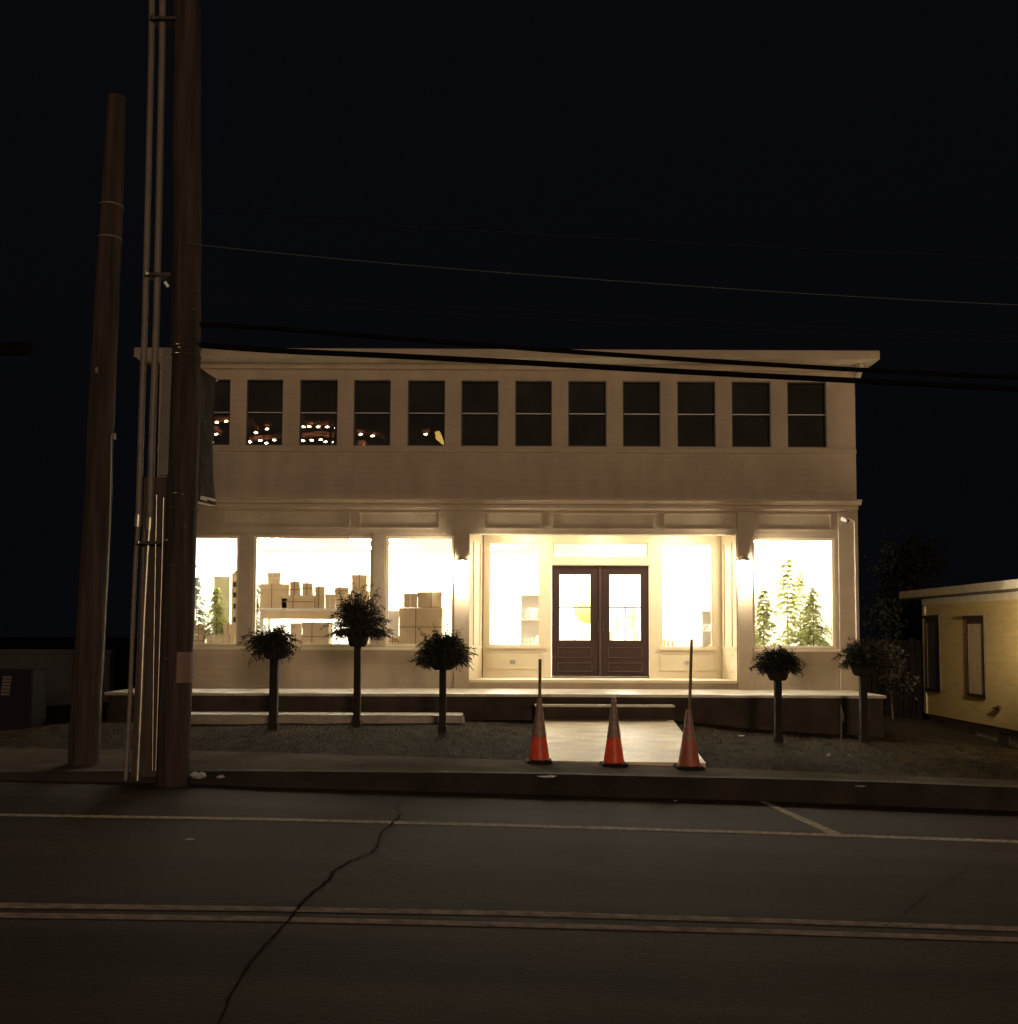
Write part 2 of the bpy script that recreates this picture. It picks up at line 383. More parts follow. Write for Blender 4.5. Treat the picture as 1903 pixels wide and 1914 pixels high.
for i in range(len(ck) - 1):
    for k in range(4):
        t = k / 4; u = ck[i][0] + (ck[i + 1][0] - ck[i][0]) * t + rnd.uniform(-2.5, 2.5); v = ck[i][1] + (ck[i + 1][1] - ck[i][1]) * t; w = ck[i][2] + (ck[i + 1][2] - ck[i][2]) * t
        pl.append((u, v, w * rnd.uniform(.4, .9)))
for u, v, w in pl:
    w *= (1 if v < 1640 else max(.35, 1 - (v - 1640) / 140)); q.v += [onroad(u - w, v) + Vector((0, 0, .010)), onroad(u + w, v) + Vector((0, 0, .010))]
for i in range(len(pl) - 1): q.f.append((2 * i, 2 * i + 1, 2 * i + 3, 2 * i + 2))
struct(q.build('road_crack', M['tar']))
q = MB(); pl = []
for (u0, v0), (u1, v1) in zip(((1800, 1632), (1772, 1650), (1738, 1668), (1712, 1692), (1690, 1712)), ((1772, 1650), (1738, 1668), (1712, 1692), (1690, 1712), (1640, 1740))):
    for k in range(4): pl.append((u0 + (u1 - u0) * k / 4 + rnd.uniform(-3, 3), v0 + (v1 - v0) * k / 4, rnd.uniform(.8, 2.2)))
for u, v, w in pl: q.v += [onroad(u - w, v) + Vector((0, 0, .010)), onroad(u + w, v) + Vector((0, 0, .010))]
for i in range(len(pl) - 1): q.f.append((2 * i, 2 * i + 1, 2 * i + 3, 2 * i + 2))
struct(q.build('road_crack', M['tar']))
# walkway to the door
w = [PX(1014, 1345, 17.8), PX(1258, 1345.5, 17.8)]
wz = [p.z for p in w]
def fb(u, v):                                    # on the front edge just behind the sidewalk
    p = rowat(None, fx(u, 14.6, 1420), 'sb'); return PX(u, v, p.y + .02)
a0, a1 = fb(1013, 1422), fb(1319, 1426)
q = MB(); q.v += [a0, a1, w[1], w[0]] + [p - Vector((0, 0, .10)) for p in (a0, a1, w[1], w[0])]
q.f += [(0, 1, 2, 3), (4, 5, 1, 0), (5, 6, 2, 1), (7, 4, 0, 3)]
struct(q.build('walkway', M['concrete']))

# ------------------------------------------------------------------ the shop building
XL, XR = fx(290), fx(1603)
YB = 29.0
bld = thing('shop_building', ((XL + XR) / 2, 20, .98), 'cream two storey shop with row of dark upper windows and brightly lit display windows', 'building')
zporch = fz(1297, 18.2); zbase = fz(1288); ztop = fz(664)
zfloor = fz(1270.5); zhead = fz(998)
upw = [(361, 430), (460.5, 528.5), (560, 631), (661, 730), (762, 832), (862, 932), (963, 1032), (1062, 1134), (1164, 1235), (1266, 1338), (1368, 1441), (1472, 1545)]
zu0, zu1 = fz(834), fz(711)
shopw = [(300, 447), (474, 697), (722, 849), (1406, 1560)]
zs0, zs1 = fz(1209.5), fz(1003)
rec = (fx(878), zfloor, fx(1376), zhead)
fu = lambda u: fx(u, 20.0, 772)
holes = [(fu(a), zu0, fu(b), zu1) for a, b in upw] + [(fx(a), zs0, fx(b), zs1) for a, b in shopw] + [rec]
zmid = fz(935)
q = MB(); q.wall(XL, zbase - .02, XR, ztop, 20.0, 20.2, holes)
q.box(XL, 20.2, zbase - .02, XL + .2, YB, ztop); q.box(XR - .2, 20.2, zbase - .02, XR, YB, ztop); q.box(XL, YB, zbase - .02, XR, YB + .2, ztop)
q.build('wall', M['siding'], bld)
rf = MB(); rl, rr_ = PX(250, 660, 19.5), PX(1645, 661, 19.5); z0, z1 = fz(669, 19.5), fz(652, 19.5)
rf.box(rl.x, 19.5, z0, rr_.x, 29.6, z1, b=.015); rf.build('roof', M['trim'], bld)
q = MB(); q.box(XL + .02, 19.93, fz(692), XR - .02, 19.998, ztop - .002); q.box(XL + .02, 19.88, fz(679), XR - .02, 19.93, ztop - .003)
q.build('frieze', M['trim'], bld)
q = MB(); q.tube([(XR + .06, 19.8, fz(668)), (XR + .06, 19.8, fz(690)), (XR + .03, 19.96, fz(709))], .05, 10); q.build('downspout', M['trim'], bld, True)
# upper windows
for a, b in upw:
    x0, x1 = fu(a), fu(b)
    f = MB(); f.ring(x0 + .001, zu0 + .001, x1 - .001, zu1 - .001, .02, 20.03, 20.12); fo = f.build('window', M['frame'], bld)
    zm = fz(772)
    boxo('pane_backing', M['pane_backing'], fo, x0 + .022, 20.125, zu0 + .005, x1 - .022, 20.135, zu1 - .005)  # added sheet, no real fitting; lightens the black glass from behind
    boxo('meeting_rail', M['rail'], fo, x0 + .021, 20.035, zm - .011, x1 - .021, 20.09, zm + .007)
    g = MB(); g.quad((x0 + .02, 20.075, zu0 + .02), (x1 - .02, 20.075, zu0 + .02), (x1 - .02, 20.075, zm - .011), (x0 + .02, 20.075, zm - .011)); g.build('pane', M['glassup'], fo)
    g = MB(); g.quad((x0 + .02, 20.07, zm + .007), (x1 - .02, 20.07, zm + .007), (x1 - .02, 20.07, zu1 - .02), (x0 + .02, 20.07, zu1 - .02)); g.build('pane', M['glassup'], fo)
q = MB(); q.box(XL, 19.965, fz(846), XR, 19.998, fz(838)); q.build('sill_course', M['trim'], bld)
# unlit upper room
q = MB(); zc = fz(985)
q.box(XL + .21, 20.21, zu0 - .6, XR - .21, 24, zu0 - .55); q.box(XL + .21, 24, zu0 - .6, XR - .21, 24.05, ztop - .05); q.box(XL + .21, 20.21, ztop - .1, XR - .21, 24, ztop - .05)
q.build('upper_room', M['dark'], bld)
# cornice between the storeys
q = MB()
for a, b, yy in ((933, 937.5, 19.84), (937.5, 943, 19.89), (943, 946, 19.93), (946, 951, 19.90), (951, 954.5, 19.955)):
    q.box(XL - (.05 if yy < 19.9 else 0), yy, fz(b), XR + (.05 if yy < 19.9 else 0), 19.999, fz(a))
q.build('cornice', M['trim'], bld)
# frieze panels above the shop windows
q = MB(); q.box(XL, 19.975, fz(998) + .001, XR, 19.9985, fz(955)); q.build('fascia_board', M['trim'], bld)
for a, b in ((420, 655), (672, 822), (905, 1012), (1032, 1224), (1241, 1372), (1414, 1553)):
    q = MB(); q.ring(fx(a, v=975), fz(989), fx(b, v=975), fz(958.5), .022, 19.955, 19.9748); q.build('panel_moulding', M['trim'], bld)
# pilasters
for a, b in ((850, 878), (1377, 1405), (1566, 1603), (447.5, 469), (697.5, 719)):
    big = b - a > 25
    y0 = 19.94 if big else 19.985
    q = MB(); q.box(fx(a) + .004, y0, zbase + .001 if big else zs0, fx(b) - .004, 19.974 if big else 19.9985, fz(956) if big else fz(999))
    if big: q.box(fx(a), 19.925, zbase + .003, fx(b), y0 - .001, zbase + .2)
    q.build('pilaster', M['trim'], bld)
boxo('sill', M['trimlight'], bld, XL, 19.96, fz(1216), fx(849), 19.999, fz(1210.5)); boxo('sill', M['trimlight'], bld, fx(1406), 19.96, fz(1216), fx(1566), 19.999, fz(1210.5))
# shop windows
for a, b in shopw:
    x0, x1 = fx(a), fx(b)
    f = MB(); f.ring(x0 + .001, zs0 + .001, x1 - .001, zs1 - .001, .045, 20.01, 20.10); fo = f.build('shop_window', M['trimlight'], bld)
    g = MB(); g.quad((x0 + .045, 20.06, zs0 + .045), (x1 - .045, 20.06, zs0 + .045), (x1 - .045, 20.06, zs1 - .045), (x0 + .045, 20.06, zs1 - .045)); g.build('pane', M['glass'], fo)
# recessed entrance
YD = 21.0
dx = lambda u: fx(u, YD); dz = lambda v: fz(v, YD)
rl, rr2 = dx(904), dx(1348)
hs = [(dx(914), dz(1207), dx(1010), dz(1013)), (dx(1236), dz(1209), dx(1332), dz(1014)), (dx(1033), dz(1042), dx(1211), dz(1014)), (dx(1031), zfloor, dx(1214), dz(1056))]
q = MB(); q.wall(rl, zfloor, rr2, zhead + .13, YD, YD + .12, hs)
q.build('entrance_wall', M['trimlight'], bld)
for xa, xb, s in ((rec[0], rl, 1), (rec[2], rr2, -1)):   # splayed side walls
    q = MB(); q.prism([(xa, 20.0), (xb, YD + .1), (xb - s * .12, YD + .1), (xa - s * .12, 20.2)], 'z', zfloor, zhead + .13); q.build('return_wall', M['trimlight'], bld)
q = MB(); q.box(rec[0] - .1, 20.201, zhead + .131, rec[2] + .1, YD + .12, zhead + .24); q.build('soffit', M['trimlight'], bld)
q = MB(); q.box(rec[0] - .12, 19.99, zfloor - .05, rec[2] + .12, YD + .3, zfloor + .0005); q.build('threshold_step', M['trimlight'], bld)
for h in hs[:2]:
    q = MB(); q.ring(h[0] - .03, h[1] - .45, h[2] + .03, h[1] - .10, .02, YD - .02, YD - .0005)
    q.box(h[0] - .05, YD - .06, h[1] - .05, h[2] + .05, YD - .0008, h[1] - .005); q.build('apron_panel', M['trimlight'], bld)
q = MB(); q.box(dx(1027), YD - .03, dz(1055), dx(1218), YD - .0008, dz(1051)); q.build('door_head', M['trimlight'], bld)
for xa, xb in ((rec[0], rl), (rec[2], rr2)):             # raised mouldings on the side walls
    s = 1 if xa < xb else -1; q = MB()
    for t0, t1, za, zb in ((.25, .32, zs0 + .03, zhead - .12), (.72, .78, zs0 + .03, zhead - .12), (.25, .78, zfloor + .15, zfloor + .17), (.25, .78, zs0 - .14, zs0 - .12), (.05, .98, zs0 - .03, zs0)):
        pa = Vector((xa + (xb - xa) * t0, 20 + t0 * 1.1, 0)); pb = Vector((xa + (xb - xa) * t1, 20 + t1 * 1.1, 0)); nn = Vector((s * 1.0, -.25, 0)).normalized() * .018
        q.prism([(pa.x + nn.x, pa.y + nn.y), (pb.x + nn.x, pb.y + nn.y), (pb.x - nn.x, pb.y - nn.y), (pa.x - nn.x, pa.y - nn.y)], 'z', za, zb)
    q.build('entrance_moulding', M['trimlight'], bld)
for h, nm in ((hs[0], 'sidelight'), (hs[1], 'sidelight'), (hs[2], 'transom')):
    f = MB(); f.ring(h[0] + .001, h[1] + .001, h[2] - .001, h[3] - .001, .025, YD + .02, YD + .08); fo = f.build(nm, M['trimlight'], bld)
    g = MB(); g.quad((h[0] + .025, YD + .05, h[1] + .025), (h[2] - .025, YD + .05, h[1] + .025), (h[2] - .025, YD + .05, h[3] - .025), (h[0] + .025, YD + .05, h[3] - .025)); g.build('pane', M['glass'], fo)
for u in (959, 1285): boxo('outlet_cover', M['metal'], bld, dx(u - 5), YD - .03, dz(1241), dx(u + 5), YD - .021, dz(1234))
# double doors
zt, zb2 = hs[3][3] - .005, zfloor + .03
boxo('door_threshold', M['doorline'], bld, hs[3][0] + .01, YD + .01, zfloor + .001, hs[3][2] - .01, YD + .11, zb2 - .004)
xm = dx(1122)
for a, b, ga, gb, sgn in ((hs[3][0] + .012, xm - .004, 1046, 1104, 1), (xm + .004, hs[3][2] - .012, 1139.5, 1198, -1)):
    gx0, gx1, gz0, gz1 = dx(ga), dx(gb), dz(1196), dz(1073)
    d_ = MB(); d_.wall(a, zb2, b, zt, YD + .03, YD + .075, [(gx0, gz0, gx1, gz1)])
    do = d_.build('door', M['door'], bld)
    g = MB(); g.quad((gx0, YD + .05, gz0), (gx1, YD + .05, gz0), (gx1, YD + .05, gz1), (gx0, YD + .05, gz1)); g.build('pane', M['glass'], do)
    mu = MB(); mc = (gx0 + gx1) / 2; mz = dz(1134.5); mu.box(mc - .009, YD + .034, gz0, mc + .009, YD + .048, gz1); mu.box(gx0, YD + .036, mz - .011, gx1, YD + .049, mz + .011); mu.build('muntin', M['door'], do)
    pn = MB()
    for va, vb in ((1209, 1229), (1238, 1255)): pn.ring(gx0 - .03, dz(vb), gx1 + .03, dz(va), .014, YD + .018, YD + .0295)
    pn.build('door_moulding', M['doorline'], do)
    hx = xm - sgn * .05
    hd = MB(); hd.tube([(hx, YD + .03, dz(1178)), (hx, YD - .03, dz(1178)), (hx, YD - .03, dz(1160)), (hx, YD + .03, dz(1160))], .010, 8); hd.build('handle', M['black'], do, True)
boxo('astragal', M['doorline'], bld, xm - .018, YD + .012, zb2, xm + .018, YD + .0285, zt)
# wall lamps on the two pilasters
for u in (864, 1391):
    c = PX(u, 1063, 19.8); x, y, z = c
    lm = MB(); lm.box(x - .055, y + .03, z - .10, x + .055, 19.939, z + .22, b=.01); lm.tube([(x, y + .06, z + .15), (x, y, z + .20)], .012, 8)
    lo = lm.build('wall_lamp', M['trim'], bld)
    sh = MB(); sh.lathe((x, y, z), [(.02, .25), (.05, .235), (.125, .16), (.13, .145), (.10, .14)], 20); sh.build('lamp_shade', M['trim'], lo, True)
    bu = MB(); bu.lathe((x, y, z), [(.03, -.17), (.085, -.15), (.10, -.02), (.095, .12), (.06, .139)], 20); bu.build('bulb', M['bulb'], lo, True)
# recessed lamps in the porch soffit
for x in (dx(985), dx(1122), dx(1262)):
    q = MB(); q.lathe((x, 20.5, zhead + .118), [(.07, 0), (.075, .012)], 16); q.build('downlight', M['soffit'], bld)
# security camera and its conduit
c = PX(1579, 969, 19.86)
q = MB(); q.tube([(c.x, 19.98, c.z), (c.x, 19.9, c.z)], .05, 14); q.tube([(c.x - .03, 19.90, c.z + .01), (c.x + .03, 19.80, c.z - .045)], [.045, .04], 14)
sc = q.build('security_camera', M['ribbon'], bld, True)
q = MB(); q.tube([(c.x + .03, 19.77, c.z - .055), (c.x + .035, 19.765, c.z - .06)], .03, 12); q.build('lens', M['black'], sc)
q = MB(); q.tube([PX(1585, 968, 19.93), PX(1597, 975, 19.93), PX(1599, 1080, 19.93), PX(1601, 1195, 19.93)], .011, 8); q.build('cable_conduit', M['ribbon'], bld, True)
q = MB(); c = PX(1081.5, 874, 19.97); q.lathe((c.x, c.y - .02, c.z - .012), [(.012, 0), (.02, .01), (.012, .024)], 10); q.build('hook', M['ribbon'], bld)
# lit shop interior
zi0, zi1 = zfloor, fz(970)
xi0, xi1 = XL + .22, XR - .22
q = MB()
q.quad((xi0, 28.4, zi0), (xi1, 28.4, zi0), (xi1, 28.4, zi1), (xi0, 28.4, zi1))
q.quad((xi0, 20.21, zi0), (xi0, 28.4, zi0), (xi0, 28.4, zi1), (xi0, 20.21, zi1)); q.quad((xi1, 28.4, zi0), (xi1, 20.21, zi0), (xi1, 20.21, zi1), (xi1, 28.4, zi1))
q.build('interior_wall', M['white'], bld)
q = MB(); q.box(xi0, 20.205, zi1, xi1, 28.4, zi1 + .1); q.build('interior_ceiling', M['white'], bld)
q = MB(); q.box(xi0, YD + .31, zi0 - .1, xi1, 28.4, zi0 - .001); q.box(xi0, 20.21, zi0 - .1, rec[0] - .13, YD + .31, zi0 - .002); q.box(rec[2] + .13, 20.21, zi0 - .1, xi1, YD + .31, zi0 - .002); q.build('interior_floor', M['floorwood'], bld)
for x in (-5.5, -3.0, -.5, 2.6, 5.3):
    for y in (21.6, 24.2, 26.6):
        if y < 22 and -1 < x < 4: y = 22.4
        q = MB(); q.box(x - .6, y - .15, zi1 - .05, x + .6, y + .15, zi1 - .012, b=.01); q.build('ceiling_light', M['panel'], bld)
zp = zs0 - .03
boxo('display_platform', M['white'], bld, xi0, 20.215, zi0, rec[0] - .3, 21.9, zp); boxo('display_platform', M['white'], bld, rec[2] + .3, 20.215, zi0, xi1, 21.9, zp)

# porch
xpl, xpr = fx(196, 18.2, 1300), fx(1656, 18.2, 1300)
po = thing('porch', ((xpl + xpr) / 2, 18.2, .4), 'long low porch deck with bright top and dark front in front of the shop', 'porch')
q = MB(); q.box(xpl, 18.17, zporch - .05, xpr, 19.995, zporch, b=.008); q.build('deck', M['porchtop'], po)
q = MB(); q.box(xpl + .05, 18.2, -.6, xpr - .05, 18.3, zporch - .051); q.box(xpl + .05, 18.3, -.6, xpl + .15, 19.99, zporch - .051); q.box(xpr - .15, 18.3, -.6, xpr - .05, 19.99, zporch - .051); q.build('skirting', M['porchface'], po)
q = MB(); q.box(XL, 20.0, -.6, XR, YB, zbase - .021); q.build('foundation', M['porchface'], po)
sx0, sx1 = fx(1000, 17.85, 1318), fx(1261, 17.85, 1319); zst = fz(1317.8, 17.85, 1130)
st = thing('porch_step', ((sx0 + sx1) / 2, 17.9, .5), 'single dark wooden step with pale worn nosing between walkway and porch', 'step')
q = MB(); q.box(sx0, 17.83, zst - .035, sx1, 18.165, zst, b=.006); q.build('tread', M['porchtop'], st)
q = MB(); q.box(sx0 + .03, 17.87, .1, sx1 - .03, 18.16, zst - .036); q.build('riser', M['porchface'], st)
# concrete kerb beam on the lawn
YS = 17.32; bx0, bx1 = fx(285, YS, 1335), fx(863, YS, 1340); zb1 = fz(1336.5, YS, 600); zb0 = zb1 - .22
q = MB(); q.prism([(YS, zb0), (YS, zb1 - .012), (YS + .012, zb1), (18.08, zb1), (18.08, zb0)], 'x', bx0, bx1)
q.prism([(bx1, zb1 - .004), (bx1 + .05, zb0), (bx1, zb0)], 'y', YS + .02, 18.06)
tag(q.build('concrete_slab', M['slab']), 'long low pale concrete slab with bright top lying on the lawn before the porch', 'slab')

# ------------------------------------------------------------------ display goods
def gift(u0, v0, u1, v1, Y, label, m='kraft', dep=None, tie='twine', lid=True, group=None, cross=True, name='gift_box', cat='gift box'):
    a = PX(u0, v1, Y); b = PX(u1, v0, Y); d = dep or min(.4, (b.x - a.x) * .8)
    q = MB(); q.box(a.x, Y, a.z + .001, b.x, Y + d, b.z, b=.006)
    if lid: q.box(a.x - .008, Y - .008, b.z - (b.z - a.z) * .24, b.x + .008, Y + d + .008, b.z + .004, b=.005)
    t = thing(name, ((a.x + b.x) / 2, Y + d / 2, a.z), label, cat, group)
    q.build('box', M[m], t)
    if cross:
        r = MB(); cx = a.x + (b.x - a.x) * random.uniform(.35, .6); zz = a.z + (b.z - a.z) * random.uniform(.4, .62); w = .008 if tie == 'twine' else .014
        r.box(cx - w, Y - .013, a.z + .002, cx + w, Y - .0085, b.z + .009); r.box(cx - w, Y - .013, b.z + .0045, cx + w, Y + d, b.z + .010)
        if random.random() < .5: r.box(a.x - .009, Y - .0125, zz - w, b.x + .009, Y - .009, zz + w)
        r.build('twine', M[tie], t)
    return t
GB = 'wrapped gift boxes in the display windows'
YT = 21.0
tx0, tx1 = fx(488, YT), fx(692, YT); ztb = fz(1137, YT, 600)
t = thing('display_table', ((tx0 + tx1) / 2, 21.3, zp), 'long white display table carrying a row of brown gift boxes', 'table')
boxo('tabletop', M['white'], t, tx0 - .03, YT - .04, ztb - .05, tx1 + .03, 21.75, ztb, b=.008)
boxo('apron', M['kraft2'], t, tx0, YT, fz(1157, YT, 600), tx1, YT + .03, ztb - .051)
for x in (tx0 + .03, tx1 - .03):
    for y in (YT + .05, 21.7): boxo('leg', M['white'], t, x - .03, y - .03, zp + .001, x + .03, y + .03, ztb - .052)
Y = YT + .02
gift(486, 1092, 537, 1137, Y, 'large brown gift box with a small box on its lid, left end of the table', dep=.45, group=GB)
gift(501, 1071, 524, 1091.5, Y + .08, 'small pale box with a bow on top of the large gift box at the left', 'kraft2', group=GB, tie='ribbon')
gift(526, 1113, 587, 1137, Y - .0, 'low wide brown gift box on the table under two upright boxes', dep=.3, group=GB)
gift(542, 1087, 560, 1112.5, Y + .05, 'taller of two upright brown boxes standing on the low wide gift box', group=GB, lid=False)
gift(565, 1090, 584, 1112.5, Y + .05, 'shorter of two upright brown boxes standing on the low wide gift box', group=GB, lid=False)
gift(589, 1097, 606, 1137, Y + .04, 'tall narrow brown box on the table just right of the low wide box', group=GB)
gift(608, 1111, 626, 1137, Y - .01, 'pale box tied with white ribbon on the table behind the tallest planter', 'kraft2', tie='ribbon', group=GB)
gift(628, 1110, 655, 1137, Y + .02, 'brown box on the table hidden behind the tallest planter', group=GB)
gift(626, 1098, 649, 1109, Y + .04, 'flat brown box lying on top of a box behind the tallest planter', group=GB)
gift(657, 1105, 689, 1137, Y + .01, 'wide brown box at the right end of the table', group=GB)
gift(658, 1075, 685, 1104, Y + .03, 'upright brown box topmost at the right end of the table', group=GB)
zq = 1208
gift(565, 1164, 615, zq, 20.55, 'large brown gift box on the window floor under the table', dep=.4, group=GB)
gift(541, 1186, 563, zq, 20.7, 'lower of two small pale boxes beside the large box under the table', 'kraft2', group=GB)
gift(543, 1165, 562, 1185.5, 20.72, 'upper of two small pale boxes beside the large box under the table', 'kraft2', group=GB, cross=False)
gift(362, 1187, 380, zq, 20.6, 'lower box of the short stack beside the utility pole', group=GB)
gift(362, 1168, 379, 1186.3, 20.62, 'upper box of the short stack beside the utility pole', group=GB)
gift(386, 1187, 415, zq, 20.55, 'brown box with white ribbon beneath the small frosted tree', tie='ribbon', group=GB)
gift(417, 1187, 439, zq, 20.6, 'lower box of the pair beside the window mullion', group=GB)
gift(418, 1167, 440, 1186.3, 20.62, 'upper box of the pair beside the window mullion', group=GB)
gift(746, 1137, 826, zq, 20.5, 'biggest brown gift box, standing behind the planter beside the pilaster', dep=.5, group=GB)
gift(755, 1110, 779, 1135.6, 20.56, 'small brown box with pale ribbon on the left of the biggest gift box', tie='ribbon', group=GB)
gift(781, 1107, 825, 1135.6, 20.56, 'broad brown box on the right of the biggest gift box', group=GB)
gift(722, 1190, 745, zq, 20.6, 'small brown box on the window floor left of the biggest gift box', group=GB)
gift(721, 1142, 744, 1189.3, 20.64, 'tall white box standing on a small brown box', 'white', group=GB, cross=False)
# tall grey green board and toy house front in the first window
a, b = PX(398, 1172, 21.3), PX(430, 1077, 21.3)
q = MB(); q.box(a.x, 21.3, zp + .001, b.x, 21.36, b.z, b=.01); tag(q.build('display_board', M['greenboard']), 'tall grey green board standing behind the small frosted tree', 'board')
a, b = PX(432, 1172, 21.1), PX(447, 1074, 21.1)
t = thing('toy_house', ((a.x + b.x) / 2, 21.2, zp), 'tall cream toy house front with dark windows beside the mullion', 'toy house')
q = MB(); q.box(a.x, 21.1, zp + .001, b.x + .12, 21.3, b.z); q.prism([(a.x - .02, b.z), (b.x + .14, b.z), ((a.x + b.x) / 2 + .06, b.z + .12)], 'y', 21.09, 21.31); q.build('house_front', M['kraft2'], t)
for v in (1092, 1112, 1133, 1158):
    p = PX(436, v, 21.09); boxo('window', M['browntrim'], t, p.x, 21.085, p.z - .05, p.x + .09, 21.0995, p.z + .05)

def spruce(u, vb, vt, wpx, Y, label, seed, m='needle', dens=1.0):
    r = random.Random(seed); base = PX(u, vb, Y); H = PX(u, vt, Y).z - base.z; W = wpx / F * Y / 2
    base.z = zp + .002; H = PX(u, vt, Y).z - base.z
    t = thing('frosted_tree', base, label, 'christmas tree', 'frosted spruces in the display windows')
    q = MB(); q.tube([base, base + Vector((0, 0, H * .5)), base + Vector((0.01, 0, H))], [.016, .009, .003], 8); q.build('trunk', M['bark'], t)
    q = MB(); z = H * .10
    while z < H * .97:
        k = z / H; L = W * (1 - k) ** .85 * r.uniform(.75, 1.15) + .02
        nb = r.randint(5, 8)
        for i in range(nb):
            an = r.uniform(0, 6.28); l = L * r.uniform(.75, 1.3); p0 = base + Vector((0, 0, z + r.uniform(-.02, .02)))
            dirv = Vector((math.cos(an), math.sin(an) * .7, 0)); pts = []
            for j in range(5):
                s_ = j / 4; pts.append(p0 + dirv * l * s_ + Vector((0, 0, l * (.12 * s_ - .55 * s_ * s_))))
            q.tube(pts, [.005, .004, .004, .003, .002], 4, False)
            for j in range(int(16 * dens + l * 85 * dens)):
                s_ = r.uniform(.1, 1); ii = min(3, int(s_ * 4)); p = pts[ii] + (pts[ii + 1] - pts[ii]) * (s_ * 4 - ii)
                dn = Vector((r.gauss(0, .5), r.gauss(0, .5), r.uniform(-.9, .25))) + dirv * .6; dn.normalize(); n_ = dn.cross(Vector((r.random() - .5, r.random() - .5, r.random() - .5))).normalized()
                ln = r.uniform(.03, .075); q.quad(p - n_ * .005, p + n_ * .005, p + dn * ln + n_ * .005, p + dn * ln - n_ * .005)
        z += H * .05 * r.uniform(.8, 1.2)
    q.build('branches', M[m], t); return t
spruce(1473, 1208, 1035, 118, 21.0, 'tallest frosted spruce in the right display window', 21)
spruce(1428, 1208, 1098, 73, 20.7, 'frosted spruce nearest the wall lamp in the right display window', 22)
spruce(1496, 1208, 1062, 84, 21.4, 'slim frosted spruce just right of the tallest one', 23, dens=.6)
spruce(1521, 1208, 1098, 78, 20.8, 'frosted spruce at the right side of the right display window', 24)
spruce(404, 1186, 1094, 62, 20.8, 'small frosted spruce before the grey green board', 25)
spruce(366, 1186, 1075, 67, 20.9, 'dark bluish spruce half hidden behind the utility pole', 26, 'needle2')
spruce(480, 1190, 1085, 31, 21.2, 'thin bluish spruce at the left edge of the middle window', 27, 'needle2', .4)
# goods seen faintly through the entrance
def shelf(u0, u1, vt, Y, label, n):
    a, b = PX(u0, vt, Y), PX(u1, vt, Y); t = thing('shelf_unit', ((a.x + b.x) / 2, Y, zi0), label, 'shelf')
    q = MB(); q.box(a.x, Y, zi0, a.x + .03, Y + .35, a.z); q.box(b.x - .03, Y, zi0, b.x, Y + .35, a.z); q.box(a.x + .03, Y + .33, zi0, b.x - .03, Y + .35, a.z); q.build('case', M['white'], t)
    for i in range(n):
        z = zi0 + .08 + (a.z - zi0 - .1) * i / (n - 1); boxo('shelf_board', M['kraft2'], t, a.x + .031, Y, z - .015, b.x - .031, Y + .325, z + .015)
        for k in range(3):
            x = a.x + .08 + k * (b.x - a.x - .2) / 2.2; h = .06 + .05 * ((i * 3 + k) % 3)
            if i < n - 1:
                p = MB(); p.lathe((x + .04, Y + .15, z + .016), [(.03, 0), (.045, h * .5), (.03, h), (.034, h + .01)], 12); p.build('vase', M[('white', 'kraft2', 'kraft')[(i + k) % 3]], t, True)
    return t
shelf(972, 1014, 1110, 24.0, 'white shelf unit with vases seen through the left sidelight', 4)
shelf(1310, 1345, 1140, 23.6, 'white shelf unit with small pots seen through the right sidelight', 4)
def table(u0, u1, vt, Y, label):
    a, b = PX(u0, vt, Y), PX(u1, vt, Y); t = thing('shop_table', ((a.x + b.x) / 2, Y, zi0), label, 'table')
    boxo('tabletop', M['kraft2'], t, a.x, Y, a.z - .04, b.x, Y + .7, a.z, b=.006)
    for x in (a.x + .05, b.x - .05):
        for y in (Y + .05, Y + .65): boxo('leg', M['kraft'], t, x - .025, y - .025, zi0, x + .025, y + .025, a.z - .041)
    return t
table(1238, 1262, 1196, 22.4, 'small pale wooden table behind the right sidelight')
table(1140, 1196, 1178, 24.5, 'pale wooden table seen through the right door glass')
gift(1172, 1136, 1190, 1177, 24.7, 'tall brown box on the table behind the right door glass', group=None, name='cardboard_box', cat='box')
gift(1144, 1160, 1160, 1177.5, 24.7, 'small pale box on the table behind the right door glass', 'kraft2', name='cardboard_box', cat='box')
c = PX(1099, 1140, 24.2); rl_ = .31
t = thing('paper_lantern', c, 'yellow green round paper lantern seen through the left door glass', 'lantern')
q = MB(); q.lathe(c, [(rl_ * math.sin(R(8 + 164 * k / 14)), -rl_ * math.cos(R(8 + 164 * k / 14))) for k in range(15)], 24); q.build('shade', M['yellowcloth'], t, True)
q = MB(); q.tube([c + Vector((0, 0, rl_ - .01)), Vector((c.x, c.y, zi1 - .002))], .006, 6); q.build('cord', M['white'], t)

